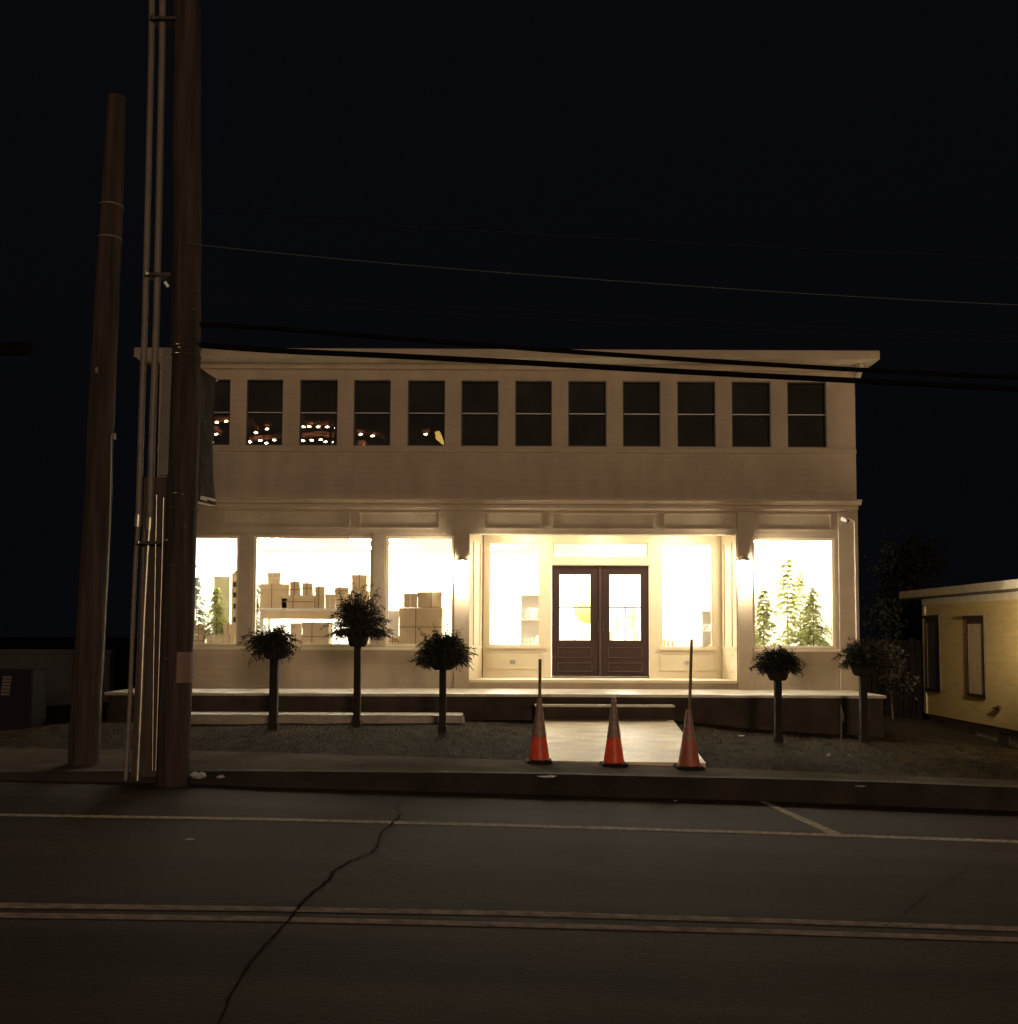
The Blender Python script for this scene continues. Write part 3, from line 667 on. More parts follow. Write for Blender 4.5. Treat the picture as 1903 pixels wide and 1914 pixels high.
# ------------------------------------------------------------------ planters on posts
def planter(u, vbase, vpot0, vpot1, wpost, potw, fu0, fu1, fv0, fv1, Y, label, seed, twig=0.0, n=1.0, droop=1.0):
    r = random.Random(seed)
    b = onlawn(u, vbase); Y = b.y; zt_ = PX(u, vpot1, Y).z; zrim = PX(u, vpot0, Y).z; x = b.x
    hw = wpost / F * Y / 2; t = thing('planter', b, label, 'planter', 'planters on posts along the lawn')
    q = MB(); q.box(x - hw, Y - hw, b.z - .15, x + hw, Y + hw, zt_ + .002, b=.008); q.box(x - hw * 1.25, Y - hw * 1.25, b.z - .15, x + hw * 1.25, Y + hw * 1.25, b.z + .09, b=.01)
    q.build('post', M['post'], t)
    pr = potw / F * Y / 2; h = zrim - zt_
    q = MB(); q.lathe((x, Y, zt_), [(pr * .62, 0), (pr * .8, h * .15), (pr * .95, h * .6), (pr * 1.0, h * .92), (pr * 1.06, h), (pr * .98, h), (pr * .9, h * .8)], 20); q.build('pot', M['pot'], t, True)
    X0, X1 = PX(fu0, fv0, Y).x - x, PX(fu1, fv0, Y).x - x; ztp = PX(u, fv0, Y).z; zlo = PX(u, fv1, Y).z
    q = MB(); s_ = MB(); zc_ = zrim - .02
    nst = int(170 * n); zmid_ = (ztp + zlo) / 2
    for i in range(nst):
        an = r.uniform(0, 6.28); el = math.asin(r.uniform(-.75, 1.0)); out = r.uniform(.6, 1.0) * (1.0 if r.random() > .22 else r.uniform(1.1, 1.4))
        cx = math.cos(an) * math.cos(el); W = (X1 if cx > 0 else -X0); hz = (ztp - zc_) if el > 0 else (zc_ - zlo)
        ex = cx * W * out; ey = math.sin(an) * math.cos(el) * (X1 - X0) / 2 * out * .9; ez = math.sin(el) * hz * out * (1 if el > 0 else droop)
        if el < 0 and abs(ex) < pr * 1.1 and droop < 1.15: ez *= .25
        p0 = Vector((x + ex * .1, Y + ey * .1, zc_)); p2 = Vector((x + ex, Y + ey, zc_ + ez)); p1 = Vector((x + ex * .6, Y + ey * .6, zc_ + max(ez, 0) * .8 + hz * .35))
        pts = [p0 * (1 - k) ** 2 + p1 * 2 * k * (1 - k) + p2 * k * k for k in [j / 6 for j in range(7)]]
        s_.tube(pts, [.004] * 6 + [.0015], 4, False)
        for j in range(30):
            k = r.uniform(.12, 1) ** .8; ii = min(5, int(k * 6)); p = pts[ii] + (pts[ii + 1] - pts[ii]) * (k * 6 - ii); tg = (pts[ii + 1] - pts[ii]).normalized()
            dn_ = (tg * .6 + Vector((r.gauss(0, .6), r.gauss(0, .6), r.gauss(-.2, .5)))).normalized(); ln = r.uniform(.04, .11); w = r.uniform(.003, .008)
            sd = dn_.cross(Vector((r.gauss(0, 1), r.gauss(0, 1), r.gauss(0, 1)))).normalized() * w
            q.quad(p, p + dn_ * ln * .5 + sd, p + dn_ * ln, p + dn_ * ln * .5 - sd)
    for i in range(int(26 * twig)):
        ex = r.gauss(0, .11); p0 = Vector((x + ex * .3, Y + r.gauss(0, .03), zc_)); tip = Vector((x + ex * 2.0, Y + r.gauss(0, .1), ztp + r.uniform(-.05, .18) * twig))
        s_.tube([p0, (p0 + tip) / 2 + Vector((r.gauss(0, .02), 0, .03)), tip], [.004, .003, .0012], 4, False)
        for j in range(14):
            k = r.uniform(.4, 1); p = p0 + (tip - p0) * k; dn_ = Vector((r.gauss(0, .7), r.gauss(0, .7), r.uniform(-.2, .8))).normalized(); ln = r.uniform(.02, .05)
            sd = dn_.cross(Vector((r.gauss(0, 1), r.gauss(0, 1), r.gauss(0, 1)))).normalized() * .007; q.quad(p, p + dn_ * ln * .5 + sd, p + dn_ * ln, p + dn_ * ln * .5 - sd)
    q.build('foliage', M['leaf'], t); s_.build('stems', M['twig'], t)
planter(511, 1361, 1208, 1232, 15, 44, 458, 554, 1172, 1240, 17.6, 'planter on post with low drooping boughs, nearest the utility poles', 31, .6, 1.1, 1.35)
planter(667, 1356, 1178, 1209, 12.5, 43, 612, 736, 1112, 1205, 17.7, 'tallest planter with big round bush and dry twigs before the gift table', 32, 1.4, 1.7)
planter(827, 1367, 1225, 1252, 12.5, 52, 772, 886, 1182, 1252, 17.25, 'planter with broad shaggy boughs before the pilaster left of the doors', 33, 1.0, 1.7, 1.25)
planter(1455, 1385, 1242, 1272, 12.5, 44, 1411, 1496, 1212, 1262, 16.8, 'planter with neat mound of boughs in front of the frosted trees', 34, .3, 1.1, 1.2)
planter(1615, 1387, 1236, 1263, 12.5, 46, 1568, 1674, 1196, 1258, 17.2, 'dark planter with wide boughs beyond the shop corner', 35, .5, 1.3)

# ------------------------------------------------------------------ traffic cones
def cone(u, vb, vt, wpx, label, stick=None, collars=((.36, .80),), seed=1, dull=False):
    sbp = rowat(None, fx(u, 14.6, 1420), 'sb'); d = ray(u, vb); Y = sbp.y - .12
    b = PX(u, vb, Y); kk = rowat(None, b.x, 'kt'); b.z = kk.z + .02 * (Y - kk.y) + .021; H = PX(u, vt, Y).z - b.z; W = wpx / F * Y / 2
    t = thing('traffic_cone', b, label, 'traffic cone', 'traffic cones across the walkway')
    q = MB(); q.box(b.x - W * 1.10, Y - W * 1.10, b.z - .02, b.x + W * 1.10, Y + W * 1.10, b.z + .018, b=.006); q.build('base', M['rubber'], t)
    r0, r1 = W * .88, W * .17
    q = MB(); q.lathe((b.x, Y, b.z + .022), [(r0 * 1.07, 0), (r0, .03), (r0 + (r1 - r0) * .5, H * .5), (r1, H * .97), (r1 * .8, H), (r1 * .3, H)], 28); q.build('body', M['cone2'] if dull else M['cone'], t, True)
    for c0, c1 in collars:
        q = MB(); rr1 = r0 + (r1 - r0) * c0 + .004; rr2_ = r0 + (r1 - r0) * c1 + .004
        q.lathe((b.x, Y, b.z + .022 + H * c0), [(rr1 - .006, -.001), (rr1, 0), (rr2_, H * (c1 - c0)), (rr2_ - .006, H * (c1 - c0) + .001)], 28); q.build('collar', M['collar'], t, True)
    if stick:
        p0 = PX(stick[0], stick[1], Y); p1 = PX(stick[2], stick[3], Y)
        q = MB(); q.tube([p0, (p0 + p1) / 2, p1], .021, 8); s_ = q.build('wooden_stake', M['stick'], None, True)
        tag(s_, stick[4], 'stake')
    return t, b, Y, H
M['cone2'] = mat('faded orange cone rubber', (.36, .10, .06), .5, .15, 6, trans=.15)
cone(1008, 1418, 1308, 42, 'cone at the left edge of the walkway with short stake in its top', (1009, 1318, 1009.5, 1232, 'short thin stake standing in the left cone'), ((.37, .99),))
t, b, Y, H = cone(1147.5, 1422, 1316, 43, 'bright orange cone in the middle of the walkway with knob on top', None, ((.42, .99),))
q = MB(); q.lathe((b.x, Y, b.z + .022 + H - .01), [(.028, 0), (.04, .01), (.04, .035), (.03, .045), (.036, .06), (.03, .075)], 14); q.build('knob', M['collar'], t, True)
cone(1288, 1429, 1330, 46, 'faded cone with two grey collars and tall stake at the right edge of the walkway', (1288.5, 1340, 1293, 1195, 'tall thin stake standing in the faded right cone'), ((.48, .62), (.70, .99)), dull=True)

# ------------------------------------------------------------------ utility poles
def taper(name, pts, m, parent, seed, seg=20, amp=.012):
    r = random.Random(seed); q = MB(); P = []; Rr = []
    n = 26
    for i in range(n + 1):
        k = i / n * (len(pts) - 1); j = min(len(pts) - 2, int(k)); f = k - j
        P.append(pts[j][0] + (pts[j + 1][0] - pts[j][0]) * f + Vector((r.gauss(0, amp * .35), r.gauss(0, amp * .3), 0))); Rr.append((pts[j][1] + (pts[j + 1][1] - pts[j][1]) * f) * (1 + r.gauss(0, amp)))
    q.tube(P, Rr, seg); return q.build(name, m, parent, True)
YP = 13.2
def rp(w): return w / F * YP / 2
pb = PX(323, 1462, YP); pb.z = zr(pb.x) - .1
up = thing('utility_pole', pb, 'thick brown utility pole with conduits and steel straps, nearest the kerb', 'utility pole')
taper('pole', [(pb, rp(60)), (PX(333.5, 1150, YP), rp(57)), (PX(345, 800, YP), rp(56)), (PX(349, 500, YP), rp(54)), (PX(350, 0, YP), rp(50)), (PX(352, -500, YP), rp(46))], M['wood'], up, 1)
for v, s_ in ((651, 1), (667, .6), (925, 1), (952, .6), (1058, .6)):
    c = PX(347 if v < 800 else (342 if v < 1000 else 338), v, YP); q = MB(); rad = rp(56.5); q.lathe((c.x, c.y, c.z - .008), [(rad, 0), (rad + .006, .002), (rad + .006, .014), (rad, .016)], 28); so = q.build('strap', M['wood2'], up, True)
    q = MB(); q.box(c.x - .07, c.y - rad - .016, c.z - .006, c.x - .02, c.y - rad + .03, c.z + .008 * s_, b=.003); q.build('buckle', M['band'], so)
YC = 13.15
def cond(pts, rad, m, name='conduit', seg=12, y=YC):
    q = MB(); q.tube([PX(u, v, y) for u, v in pts], [rr_ / F * y / 2 for rr_ in rad] if isinstance(rad, list) else rad / F * y / 2, seg); return q.build(name, m, up, True)
cond([(235, 1459), (243, 1310), (249, 1150), (254, 1040), (259, 975)], 8.5, M['conduit'])
cond([(259, 975), (264, 800), (271, 600), (276, 400), (283, 100), (286, -200)], 12, M['conduit'])
cond([(257.5, 985), (259, 962)], 13.5, M['steel'], 'coupling')
cond([(257, 1459), (264, 1310), (270, 1150), (276, 1040), (280, 982)], 9, M['steel'])
cond([(280, 982), (285, 800), (292.5, 600), (297, 400), (303, 100), (306, -200)], 13, M['conduit'])
cond([(279.5, 992), (281, 968)], 14, M['steel'], 'coupling')
cond([(285, 1440), (287, 1250), (290, 1080), (293, 925)], 2.0, M['steel'], 'ground_wire', 8, 13.06)
cond([(291, 1440), (297, 1250), (303, 1050), (306, 930)], 2.0, M['steel'], 'ground_wire', 8, 13.06)
cond([(255, 1440), (262, 1250), (268, 1050), (270, 990)], 3, M['conduit'], 'ground_wire', 8, 13.2)
q = MB()
pa = [PX(u, v, 13.20) for u, v in ((245, 1452), (297, 1452), (321, 892), (270, 892))]
q.v += pa + [p + Vector((0, .05, 0)) for p in pa]; q.f += [(0, 1, 2, 3), (5, 4, 7, 6), (0, 4, 5, 1), (1, 5, 6, 2), (2, 6, 7, 3), (3, 7, 4, 0)]; q.build('riser_board', M['wood2'], up)
q = MB()
pa = [PX(u, v, 13.08) for u, v in ((296, 888), (314, 888), (322, 650), (304, 650))]
q.v += pa + [p + Vector((0, .06, 0)) for p in pa]; q.f += [(0, 1, 2, 3), (5, 4, 7, 6), (0, 4, 5, 1), (1, 5, 6, 2), (2, 6, 7, 3), (3, 7, 4, 0)]; q.build('cable_guard', M['guard'], up)
for v, ua, ub in ((1014, 252, 300), (512, 270, 320), (33, 280, 330)):
    q = MB(); c = PX(ua, v, 13.06); e = PX(ub, v, 13.06); q.box(c.x, 13.05, c.z - .02, e.x, 13.24, c.z + .02, b=.004); so = q.build('bracket', M['wood2'], up)
    q = MB(); q.box(c.x + .015, 13.035, c.z - .018, c.x + .06, 13.0495, c.z + .022, b=.003); q.build('clip', M['band'], so)
c = PX(311, 531, 13.02); q = MB(); q.tube([(c.x - .02, c.y, c.z + .03), (c.x + .02, c.y + .02, c.z - .03)], [.018, .022], 10); q.build('insulator', M['ribbon'], up, True)
q = MB(); c0, c1 = PX(330, 1218, YP), PX(357, 1275, YP)
rad = rp(60)
for k in range(7):
    t0, t1 = R(-75 + k * 11), R(-75 + (k + 1) * 11); cx_ = PX(331.5, 1246, YP).x
    q.quad((cx_ + (rad + .004) * math.cos(t0), YP + (rad + .004) * math.sin(t0), c1.z), (cx_ + (rad + .004) * math.cos(t1), YP + (rad + .004) * math.sin(t1), c1.z), (cx_ + (rad + .004) * math.cos(t1), YP + (rad + .004) * math.sin(t1), c0.z), (cx_ + (rad + .004) * math.cos(t0), YP + (rad + .004) * math.sin(t0), c0.z))
q.build('notice_plate', mat('faded notice', (.16, .09, .075), .7), up)

rs_ = random.Random(77)
for k in range(11):
    v = rs_.uniform(560, 1400); c = PX(lerp_tab([(0, 350), (500, 349), (800, 345), (1150, 333.5), (1462, 323)], v), v, YP); th = R(rs_.uniform(-150, -40)); rr0 = rp(56) + .002; sz = rs_.uniform(.006, .018)
    px_, py_ = c.x + rr0 * math.cos(th), c.y + rr0 * math.sin(th)
    q = MB(); q.box(px_ - sz, py_ - .006, c.z - sz * .5, px_ + sz, py_ + .02, c.z + sz * rs_.uniform(.4, 1.6), b=.002); q.build('staple', M[('conduit', 'steel', 'wood2')[k % 3]], up)
YQ = 13.9
def rq(w): return w / F * YQ / 2
qb = PX(155, 1449, YQ); qb.z -= .3
lp = thing('utility_pole', qb, 'leaning shorter pole with sawn flat top left of the conduits', 'utility pole')
taper('pole', [(qb, rq(58)), (PX(164, 1280, YQ), rq(54)), (PX(180, 1000, YQ), rq(52)), (PX(193, 700, YQ), rq(48)), (PX(206, 440, YQ), rq(42)), (PX(220, 182, YQ), rq(35))], M['wood'], lp, 2)
for v, u in ((386, 208), (447, 205), (637, 196)):
    c = PX(u, v, YQ); rad = rq(43); q = MB(); q.lathe((c.x, c.y, c.z - .01), [(rad, 0), (rad + .008, .002), (rad + .008, .02), (rad, .022)], 24); q.build('strap', M['conduit'], lp, True)
for u, v in ((181, 692), (212, 815)):
    c = PX(u, v, YQ - rq(50)); q = MB(); q.box(c.x - .02, c.y - .01, c.z - .04, c.x + .02, c.y + .06, c.z + .04, b=.006); q.build('tag_plate', M['conduit'], lp)
q = MB(); q.tube([PX(209, 812, YQ - .05), PX(205, 1000, YQ - .05), PX(197, 1150, YQ - .05), PX(186, 1340, YQ - .05)], .008, 6); q.build('ground_wire', M['steel'], lp, True)

# street banner on the main pole
tb = [PX(371, 686, 13.25), PX(404, 711, 13.85), PX(397, 826, 13.75), PX(404, 944, 13.85), PX(369, 936, 13.25)]
bn = thing('street_banner', tb[0], 'dark hanging street banner with pale striped bottom edge on the thick pole', 'banner')
q = MB(); N_ = 14
for i in range(N_ + 1):
    k = i / N_; l = tb[0] + (tb[4] - tb[0]) * k; r_ = (tb[1] + (tb[2] - tb[1]) * (k * 2)) if k < .5 else (tb[2] + (tb[3] - tb[2]) * (k * 2 - 1))
    for j in range(6):
        f = j / 5; p = l + (r_ - l) * f + Vector((.012 * math.sin(k * 9 + f * 4), 0, 0)); q.v.append(p)
for i in range(N_):
    for j in range(5): n = i * 6 + j; q.f.append((n, n + 6, n + 7, n + 1))
b_ = q.build('cloth', M['banner'], bn, True); md = b_.modifiers.new('thick', 'SOLIDIFY'); md.thickness = .004
q = MB()
for k0, k1 in ((.955, .975), (1.005, 1.02)):
    l0, l1 = tb[0] + (tb[4] - tb[0]) * k0, tb[0] + (tb[4] - tb[0]) * k1; dv = tb[3] - tb[4]
    e = Vector((-.002, -.012, 0)); q.quad(l0 + e, l0 + dv * 1.02 + e, l1 + dv * 1.02 + e, l1 + e)
q.quad(*[p + Vector((-.002, -.015, 0)) for p in (tb[4] + Vector((0, 0, .10)), tb[4] + (tb[3] - tb[4]) * .5 + Vector((0, 0, .04)), tb[4] + (tb[3] - tb[4]) * .55 + Vector((0, 0, .02)), tb[4] + Vector((0, 0, .03)))])
q.build('stripe', M['bannerlight'], bn)
q = MB(); q.tube([tb[4] + Vector((-.05, 0, -.03)), tb[3] + Vector((.01, .02, -.03))], .010, 8); q.tube([tb[0] + Vector((-.05, 0, .01)), tb[1] + Vector((.01, .02, .01))], .010, 8); q.build('arm', M['wood2'], bn, True)
q = MB()
for p in (tb[1], tb[2]): q.lathe((p.x + .015, p.y - .02, p.z - .02), [(.008, 0), (.016, .012), (.008, .024)], 10)
q.build('grommet', M['ribbon'], bn)
for i, ch in enumerate('IST'):
    cu = bpy.data.curves.new('letter', 'FONT'); cu.body = ch; cu.size = .17; cu.extrude = .001; cu.materials.append(M['bannergrey'])
    to = bpy.data.objects.new('letter', cu); COL.objects.link(to); f = .12 + .27 * i
    p = tb[0] + (tb[4] - tb[0]) * .44 + (tb[1] - tb[0]) * f; d = (tb[1] - tb[0]); d.z = 0; d.normalize()
    to.matrix_world = Matrix.Translation(p - ORIGIN[bn.name] + Vector((-.012, -.014, 0))) @ Matrix((d, Vector((0, 0, 1)), d.cross(Vector((0, 0, 1))))).transposed().to_4x4()
    dg = bpy.context.evaluated_depsgraph_get(); me = bpy.data.meshes.new_from_object(to.evaluated_get(dg)); mw = to.matrix_world.copy(); bpy.data.objects.remove(to)
    lo = bpy.data.objects.new('letter', me); COL.objects.link(lo); lo.parent = bn; lo.matrix_local = mw

# overhead cables between off-frame poles
def cable(pts, rad, label, m='cable', Y=13.2):
    P = [PX(u, v, Y + .03 * i) for i, (u, v) in enumerate(pts)]; Q = []
    for i in range(len(P) - 1):            # smooth through the measured points
        p0, p1, p2, p3 = P[max(i - 1, 0)], P[i], P[i + 1], P[min(i + 2, len(P) - 1)]
        for k in range(8):
            t = k / 8; Q.append(.5 * ((2 * p1) + (p2 - p0) * t + (2 * p0 - 5 * p1 + 4 * p2 - p3) * t * t + (3 * p1 - p0 - 3 * p2 + p3) * t ** 3))
    Q.append(P[-1])
    q = MB(); q.tube(Q, rad, 8); tag(q.build('overhead_cable', M[m], None, True), label, 'cable', 'overhead cables')
cable([(352, 644), (530, 656), (750, 666), (1000, 679), (1300, 696), (1610, 712), (1903, 727), (2400, 750)], .036, 'lower thick black cable crossing the front of the upper windows')
cable([(352, 606), (480, 612), (700, 629), (1000, 652.5), (1300, 673), (1620, 692), (1903, 706), (2400, 728)], .030, 'upper thick black cable crossing just under the shop roof edge')
cable([(352, 455), (450, 466), (700, 490), (1000, 514), (1400, 542), (1700, 560), (1903, 570), (2400, 592)], .005, 'brightest thin wire high in the sky above the shop', 'wire', 13.0)
cable([(352, 388), (620, 413), (1000, 437), (1500, 464), (1903, 482), (2400, 500)], .004, 'topmost faint thin wire in the sky', 'wire2', 13.3)
cable([(352, 548), (640, 562), (930, 577), (1400, 604), (1903, 628), (2400, 650)], .004, 'faint thin wire just below the brightest one', 'wire2', 13.1)
cable([(352, 560), (640, 576), (915, 590), (1200, 606), (1903, 640), (2400, 660)], .004, 'lowest faint thin wire above the roof', 'wire2', 13.5)

# ------------------------------------------------------------------ yellow house on the right
YF = 25.0; XW = PX(1727, 1200, YF).x; YN = 14.5
zy0, zy1 = PX(1730, 1333, YF).z, PX(1727, 1126, YF).z
yh = thing('yellow_house', (XW, YF, zy0), 'one storey yellow clapboard house with pale fascia and tall narrow windows', 'house')
def yy(u, v=1250):                         # where a picture column meets the long wall
    d = ray(u, v); return CAM.y + d.y * (XW - CAM.x) / d.x
def yzz(u, v):
    d = ray(u, v); return (CAM + d * ((XW - CAM.x) / d.x)).z
q = MB(); q.box(XW, YN, zy0, XW + 6, YF, zy1); q.build('wall', M['yellowhouse'], yh)
q = MB(); q.box(XW - .02, YF - .14, zy0 + .002, XW - .0008, YF + .02, zy1 - .1); q.build('corner_board', M['yellowtrim'], yh)
zc0 = zy1 + .02; q = MB(); q.box(XW - .03, YN, zy1 - .07, XW - .0006, YF + .01, zc0 + .05); q.build('frieze', M['greyfascia'], yh)
e0 = PX(1690, 1119, 25.4); zf0, zf1 = PX(1690, 1119, 25.4).z, PX(1690, 1107, 25.4).z
xo = XW - .40
q = MB(); q.prism([(xo + .03, zf0 + .01), (xo + .03, zf1), (XW + 3, zf1 + .22), (XW + 6.4, zf1), (XW + 6.4, zf0 + .01)], 'y', YN, 25.4); q.build('roof', M['roofing'], yh)
q = MB(); q.box(xo, YN, zf0, xo + .028, 25.42, zf1 + .01); q.build('fascia', M['greyfascia'], yh)
q = MB(); q.box(xo + .029, YN, zf0 - .02, XW + .1, 25.38, zf0 + .008); q.build('eave_soffit', M['browntrim'], yh)
for ua, ub, vt, vb, board in ((1734, 1759, 1164, 1287, False), (1811, 1843, 1166, 1297, True)):
    ya, yb = yy(ub), yy(ua); um = (ua + ub) / 2; za, zb_ = yzz(um, vb), yzz(um, vt)
    f = MB()
    f.box(XW - .035, ya - .03, za - .06, XW - .0009, yb + .03, za); f.box(XW - .03, ya, zb_, XW - .0009, yb, zb_ + .10); f.box(XW - .07, ya - .09, zb_ + .10, XW - .0009, yb + .09, zb_ + .17)
    f.box(XW - .03, ya, za, XW - .0009, ya + .055, zb_); f.box(XW - .03, yb - .055, za, XW - .0009, yb, zb_)
    fo = f.build('window', M['browntrim'], yh)
    q = MB(); q.box(XW - .012, ya + .056, za + .001, XW - .0012, yb - .056, zb_ - .001); q.build('shutter_board' if board else 'pane', M['boarded'] if board else M['frame'], fo)
p = (XW - .001, yy(1868), yzz(1868, 1323)); q = MB(); q.box(p[0] - .05, p[1] - .05, p[2] - .05, p[0], p[1] + .05, p[2] + .05, b=.01); q.tube([(p[0] - .03, p[1], p[2]), (p[0] - .04, p[1] + .28, p[2] - .02)], [.03, .01], 8); q.build('wall_tap', M['browntrim'], yh)
q = MB(); q.box(XW + .06, YN + .05, zy0 - 1.0, XW + 5.9, YF - .05, zy0 - .002); fo = q.build('foundation', M['found'], yh)
for u in (1753, 1812, 1870):
    y_ = yy(u); boxo('vent', M['frame'], fo, XW + .04, y_ - .2, zy0 - .28, XW + .0595, y_ + .2, zy0 - .1)
q = MB(); q.box(XW - .10, 17.45, 2.35, XW - .001, 17.55, 2.6, b=.01); lo = q.build('porch_lamp', M['black'], yh)
q = MB(); q.lathe((XW - .60, 17.5, 2.30), [(.03, 0), (.07, .03), (.08, .15), (.05, .2)], 14); q.build('bulb', M['yellowlamp'], lo, True)
q = MB(); q.lathe((XW - .60, 17.5, 2.501), [(.11, 0), (.10, .03), (.03, .08)], 14); q.tube([(XW - .60, 17.5, 2.56), (XW - .05, 17.5, 2.52)], .012, 6); q.build('lamp_cap', M['black'], lo, True)
q = MB(); q.box(XW - .80, 17.30, 2.25, XW - .78, 17.8, 2.60); q.box(XW - .80, 17.30, 2.25, XW - .30, 17.32, 2.60); q.box(XW - .80, 17.32, 2.23, XW - .30, 17.8, 2.25); q.build('added_light_shield', M['black'], lo)  # added screen out of view, keeps this lamp off the road and lawn

# ------------------------------------------------------------------ background left, right
q = MB(); x0 = PX(-250, 1250, 24).x; x1 = PX(205, 1250, 24).x; z1_ = PX(80, 1214, 24).z
q.box(x0, 24, -.2, x1, 24.25, z1_, b=.01); q.box(x0, 23.95, z1_ - .10, x1 + .04, 24.3, z1_ + .004, b=.01)
tag(q.build('block_wall', M['neighbour']), 'low grey block wall in the dark beyond the left pole', 'wall')
a = PX(-60, 1372, 18.6); b = PX(62, 1252, 18.6)
cb = thing('utility_cabinet', ((a.x + b.x) / 2, 18.8, a.z), 'dark utility cabinet with pale louvred vent at the far left', 'utility cabinet')
boxo('body', M['rubber'], cb, a.x, 18.6, a.z - .2, b.x, 19.2, b.z, b=.02)
for k in range(6):
    p = PX(14 - k * .8, 1266 + k * 6.3, 18.59); boxo('louvre', M['guard'], cb, p.x - .075, 18.575, p.z - .022, p.x + .075, 18.598, p.z + .022, b=.004)
# unlit lamp head reaching in at upper left
p = PX(56, 652, 16.0); p2 = PX(-160, 648, 16.0)
lh = thing('street_lamp', p2, 'unlit grey street lamp head reaching in from the left edge', 'street lamp')
q = MB(); q.tube([p2, PX(-60, 648, 16), PX(-10, 650, 16)], .04, 10); q.build('lamp_arm', M['fencewood'], lh, True)
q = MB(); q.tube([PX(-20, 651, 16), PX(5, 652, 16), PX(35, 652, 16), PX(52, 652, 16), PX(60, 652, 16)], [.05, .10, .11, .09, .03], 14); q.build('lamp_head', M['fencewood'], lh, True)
pp = Vector((p2.x - .05, 16, 0)); q = MB(); q.tube([(p2.x - .02, 16, -.3), (p2.x - .02, 16, p2.z + .3)], [.10, .07], 12); q.build('post', M['fencewood'], lh, True)

def leafy(name, mleaf, base, H, W, n, label, cat, seed, trunk=.08, size=.06, low=.25, group=None):
    r = random.Random(seed); t = thing(name, base, label, cat, group); base = Vector(base)
    q = MB(); top = base + Vector((0, 0, H * .8)); q.tube([base - Vector((0, 0, .1)), base + Vector((r.gauss(0, .05), 0, H * .4)), top], [trunk, trunk * .6, trunk * .15], 8)
    cl = []
    for i in range(14):
        z = r.uniform(low, .95) * H; an = r.uniform(0, 6.28); l = W * r.uniform(.3, 1) * (1.15 - z / H); e = base + Vector((math.cos(an) * l, math.sin(an) * l, z + .08 * H)); q.tube([base + Vector((0, 0, z * .8)), (base + Vector((0, 0, z)) + e) / 2 + Vector((0, 0, .05)), e], [trunk * .35, trunk * .2, trunk * .06], 5, False); cl.append((e, W * r.uniform(.25, .5)))
    q.build('trunk', M['twig'], t)
    q = MB()
    for i in range(n):
        c, s_ = r.choice(cl); p = c + Vector((r.gauss(0, s_ * .6), r.gauss(0, s_ * .6), r.gauss(0, s_ * .5))); d = Vector((r.gauss(0, 1), r.gauss(0, 1), r.gauss(-.2, 1))).normalized(); sd = d.cross(Vector((r.gauss(0, 1), r.gauss(0, 1), r.gauss(0, 1)))).normalized()
        l = size * r.uniform(.6, 1.4); q.quad(p, p + d * l * .5 + sd * l * .28, p + d * l, p + d * l * .5 - sd * l * .28)
    q.build('crown', mleaf, t); return t
gz = lambda u, v, Y: PX(u, v, Y)
b = gz(1668, 1335, 20.6); leafy('shrub', M['paleshrub'], b, 1.4, .38, 1300, 'pale dry shrub beside the shop corner behind the dark planter', 'shrub', 41, .02, .07)
b = gz(1705, 1330, 27.0); leafy('tree', M['darkshrub'], b, 4.2, 1.3, 4500, 'dark tree standing between the shop and the yellow house', 'tree', 42, .10, .13)
# board fence in the gap
a = PX(1655, 1340, 23.5); b = PX(1722, 1195, 23.5)
a.y = b.y = 24.7
fe = thing('board_fence', (a.x, 24.7, a.z), 'grey weathered board fence between the shop and the yellow house', 'fence')
q = MB(); k = a.x - .6
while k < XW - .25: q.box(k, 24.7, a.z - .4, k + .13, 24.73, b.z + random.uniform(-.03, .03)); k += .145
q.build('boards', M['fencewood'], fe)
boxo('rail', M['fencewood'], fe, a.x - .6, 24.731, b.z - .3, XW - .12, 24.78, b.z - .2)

# thin metal stake and litter on the lawn
p = onlawn(1573, 1402); tp = PX(1572, 1318, p.y)
mk = thing('metal_stake', p, 'thin grey metal stake with small torn flag on the right lawn', 'stake')
q = MB(); q.tube([p - Vector((0, 0, .1)), tp], .010, 8); q.build('rod', M['conduit'], mk, True)
q = MB(); q.v += [tp + Vector((.01, 0, -.03)), tp + Vector((.05, .01, -.16)), tp + Vector((.035, -.01, -.26)), tp + Vector((.012, 0, -.22))]; q.f.append((0, 1, 2, 3)); fl = q.build('flag', M['guard'], mk); md = fl.modifiers.new('thick', 'SOLIDIFY'); md.thickness = .003
def litter(u, v, Y, w, h, label, seed, name='crumpled_paper'):
    r = random.Random(seed); p = PX(u, v, Y) if Y else onlawn(u, v); bm = bmesh.new(); bmesh.ops.create_icosphere(bm, subdivisions=2, radius=1)
    for x in bm.verts: x.co = Vector((x.co.x * w * r.uniform(.55, 1.1), x.co.y * w * .7 * r.uniform(.5, 1.1), x.co.z * h * r.uniform(.4, 1.1)))
    q = MB(); q.addbm(bm, Matrix.Translation(p + Vector((0, 0, h * .4)))); tag(q.build(name, M['paper']), label, 'litter', 'litter by the road')
def ktop(u): 
    k = rowat(None, fx(u, 13.5, 1445), 'kt'); return k.y
litter(370, 1452, ktop(380) - .12, .13, .05, 'largest crumpled white paper at the foot of the thick pole', 1)
litter(412, 1453, ktop(420) - .1, .06, .025, 'small paper scrap right of the largest crumpled paper', 2)
litter(172, 1449, 13.55, .055, .04, 'crumpled scrap at the foot of the leaning pole', 3)
litter(1024, 1452, ktop(1024) - .03, .15, .016, 'flat white scrap on the kerb below the left cone', 4)
litter(1608, 1470, ktop(1608) - .03, .09, .014, 'flat pale scrap on the kerb at the right', 5)
litter(1549, 1413, None, .035, .03, 'bright white scrap on the right lawn beside the stake', 6)
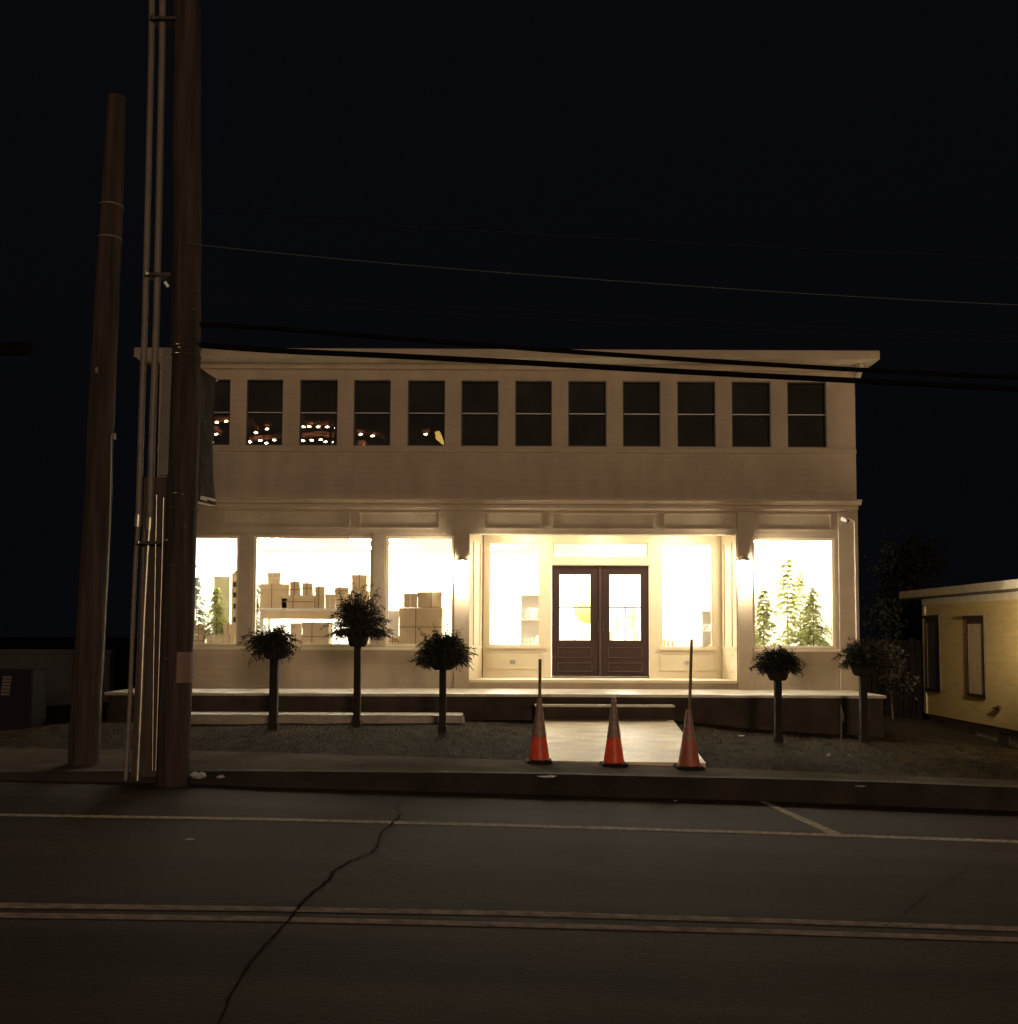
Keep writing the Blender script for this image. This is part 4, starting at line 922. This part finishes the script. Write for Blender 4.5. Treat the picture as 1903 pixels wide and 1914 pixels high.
litter(1588, 1412, None, .022, .016, 'tiny brown scrap on the lawn right of the stake', 7)
litter(1262, 1497, onroad(1262, 1497).y, .03, .008, 'tiny pale scrap on the road by the kerb', 8)
litter(355, 1569, onroad(355, 1569).y, .05, .006, 'thin pale scrap lying on the road lane', 9)
litter(1386, 1376, None, .06, .012, 'thin pale scrap on the grass left of the neat planter', 10)

# ------------------------------------------------------------------ lit brick building across the street (seen mirrored in the upper panes)
YM = -10.0; DM = 2 * 20.073 - YM
def mir(u, v): p = PX(u, v, DM); return Vector((p.x, YM, p.z))
ab = thing('brick_building', (mir(560, 900).x, YM, 0), 'dark brick building with lit eaves mirrored in the upper shop windows', 'building')
a, b = mir(330, 770), mir(735, 770)
q = MB(); q.box(a.x, YM - 8, -1, b.x, YM - .4, mir(500, 828).z); q.build('wall', M['brickdark'], ab)
def eave(pts, bulbs):
    P = [mir(u, v) for u, v in pts]; q = MB()
    for p0, p1 in zip(P, P[1:]):
        q.v += [p0 + Vector((0, -.05, .12)), p1 + Vector((0, -.05, .12)), p1 + Vector((0, .0, -.06)), p0 + Vector((0, .0, -.06)), p0 + Vector((0, -.5, .2)), p1 + Vector((0, -.5, .2)), p1 + Vector((0, -.5, -.06)), p0 + Vector((0, -.5, -.06))]
        n = len(q.v) - 8; q.f += [(n + 0, n + 1, n + 2, n + 3), (n + 4, n + 5, n + 1, n), (n + 3, n + 2, n + 6, n + 7)]
    eo = q.build('eave', M['brick'], ab)
    for u, v in bulbs:
        p = mir(u, v); q = MB(); bm = bmesh.new(); bmesh.ops.create_icosphere(bm, subdivisions=1, radius=.07); q.addbm(bm, Matrix.Translation(p + Vector((0, .06, 0))) @ Matrix.Diagonal((1.5, 1, .85, 1))); q.build('bulb', M['bulb2'], eo)
eave([(360, 786), (402, 783), (432, 783)], [(406, 790), (424, 788)])
eave([(380, 800), (404, 800), (412, 812)], [(405, 812)])
eave([(464, 795), (468, 786), (476, 798), (484, 798)], [(479, 809)])
eave([(492, 792), (507, 791)], [(499, 802)])
eave([(455, 820), (485, 818), (512, 815), (530, 812)], [(468, 826), (487, 824), (513, 823), (498, 829)])
eave([(556, 784), (565, 782), (572, 791), (584, 788), (596, 791), (612, 788), (634, 790)], [(562, 797), (568, 798), (579, 798), (595, 798), (612, 798), (628, 800)])
eave([(560, 815), (585, 811), (600, 809), (612, 812), (632, 812)], [(567, 824), (583, 823), (600, 822), (609, 826), (620, 827)])
eave([(655, 804), (680, 806), (700, 809), (720, 816)], [(675, 812), (697, 815)])
eave([(660, 827), (684, 827)], [(664, 834), (681, 833)])
eave([(788, 806), (803, 806)], [(796, 812)])
q = MB(); P = [mir(u, v) for u, v in ((813, 807), (822, 806), (829, 822), (832, 832), (828, 830), (815, 820))]; n = len(P)
q.v += P + [p + Vector((0, -.1, 0)) for p in P]; q.f += [tuple(range(n)), tuple(range(n, 2 * n))[::-1]] + [(i, (i + 1) % n, n + (i + 1) % n, n + i) for i in range(n)]; q.build('lit_sign', M['sign'], ab)

# ------------------------------------------------------------------ light
def lamp(name, loc, energy, col, rad):
    l = bpy.data.lights.new(name, 'POINT'); l.energy = energy; l.color = col; l.shadow_soft_size = rad
    o = bpy.data.objects.new(name, l); COL.objects.link(o); o.location = loc
lamp('street_light', (-17, 7, 9.5), 210, (1, .70, .48), .25)
lamp('street_light', (10, -30, 9), 21500, (1, .72, .49), 4.5)
W = bpy.data.worlds.new('World'); S.world = W; W.use_nodes = True
nt = W.node_tree; bg = nt.nodes['Background']; sky = nt.nodes.new('ShaderNodeTexSky'); sky.sky_type = 'NISHITA'; sky.sun_disc = False
sky.sun_elevation = R(-5); sky.sun_rotation = R(200); sky.altitude = 0
ad = nt.nodes.new('ShaderNodeMix'); ad.data_type = 'RGBA'; ad.blend_type = 'ADD'; ad.inputs[0].default_value = 1; nt.links.new(sky.outputs[0], ad.inputs[6]); ad.inputs[7].default_value = (.021, .023, .033, 1)
nt.links.new(ad.outputs[2], bg.inputs[0]); bg.inputs[1].default_value = .1
S.view_settings.view_transform = 'Standard'; S.view_settings.look = 'None'; S.view_settings.exposure = 0; S.view_settings.gamma = 1
try:
    S.cycles.use_denoising = True; S.cycles.caustics_reflective = False; S.cycles.caustics_refractive = False; S.cycles.sample_clamp_indirect = 6
except Exception: pass
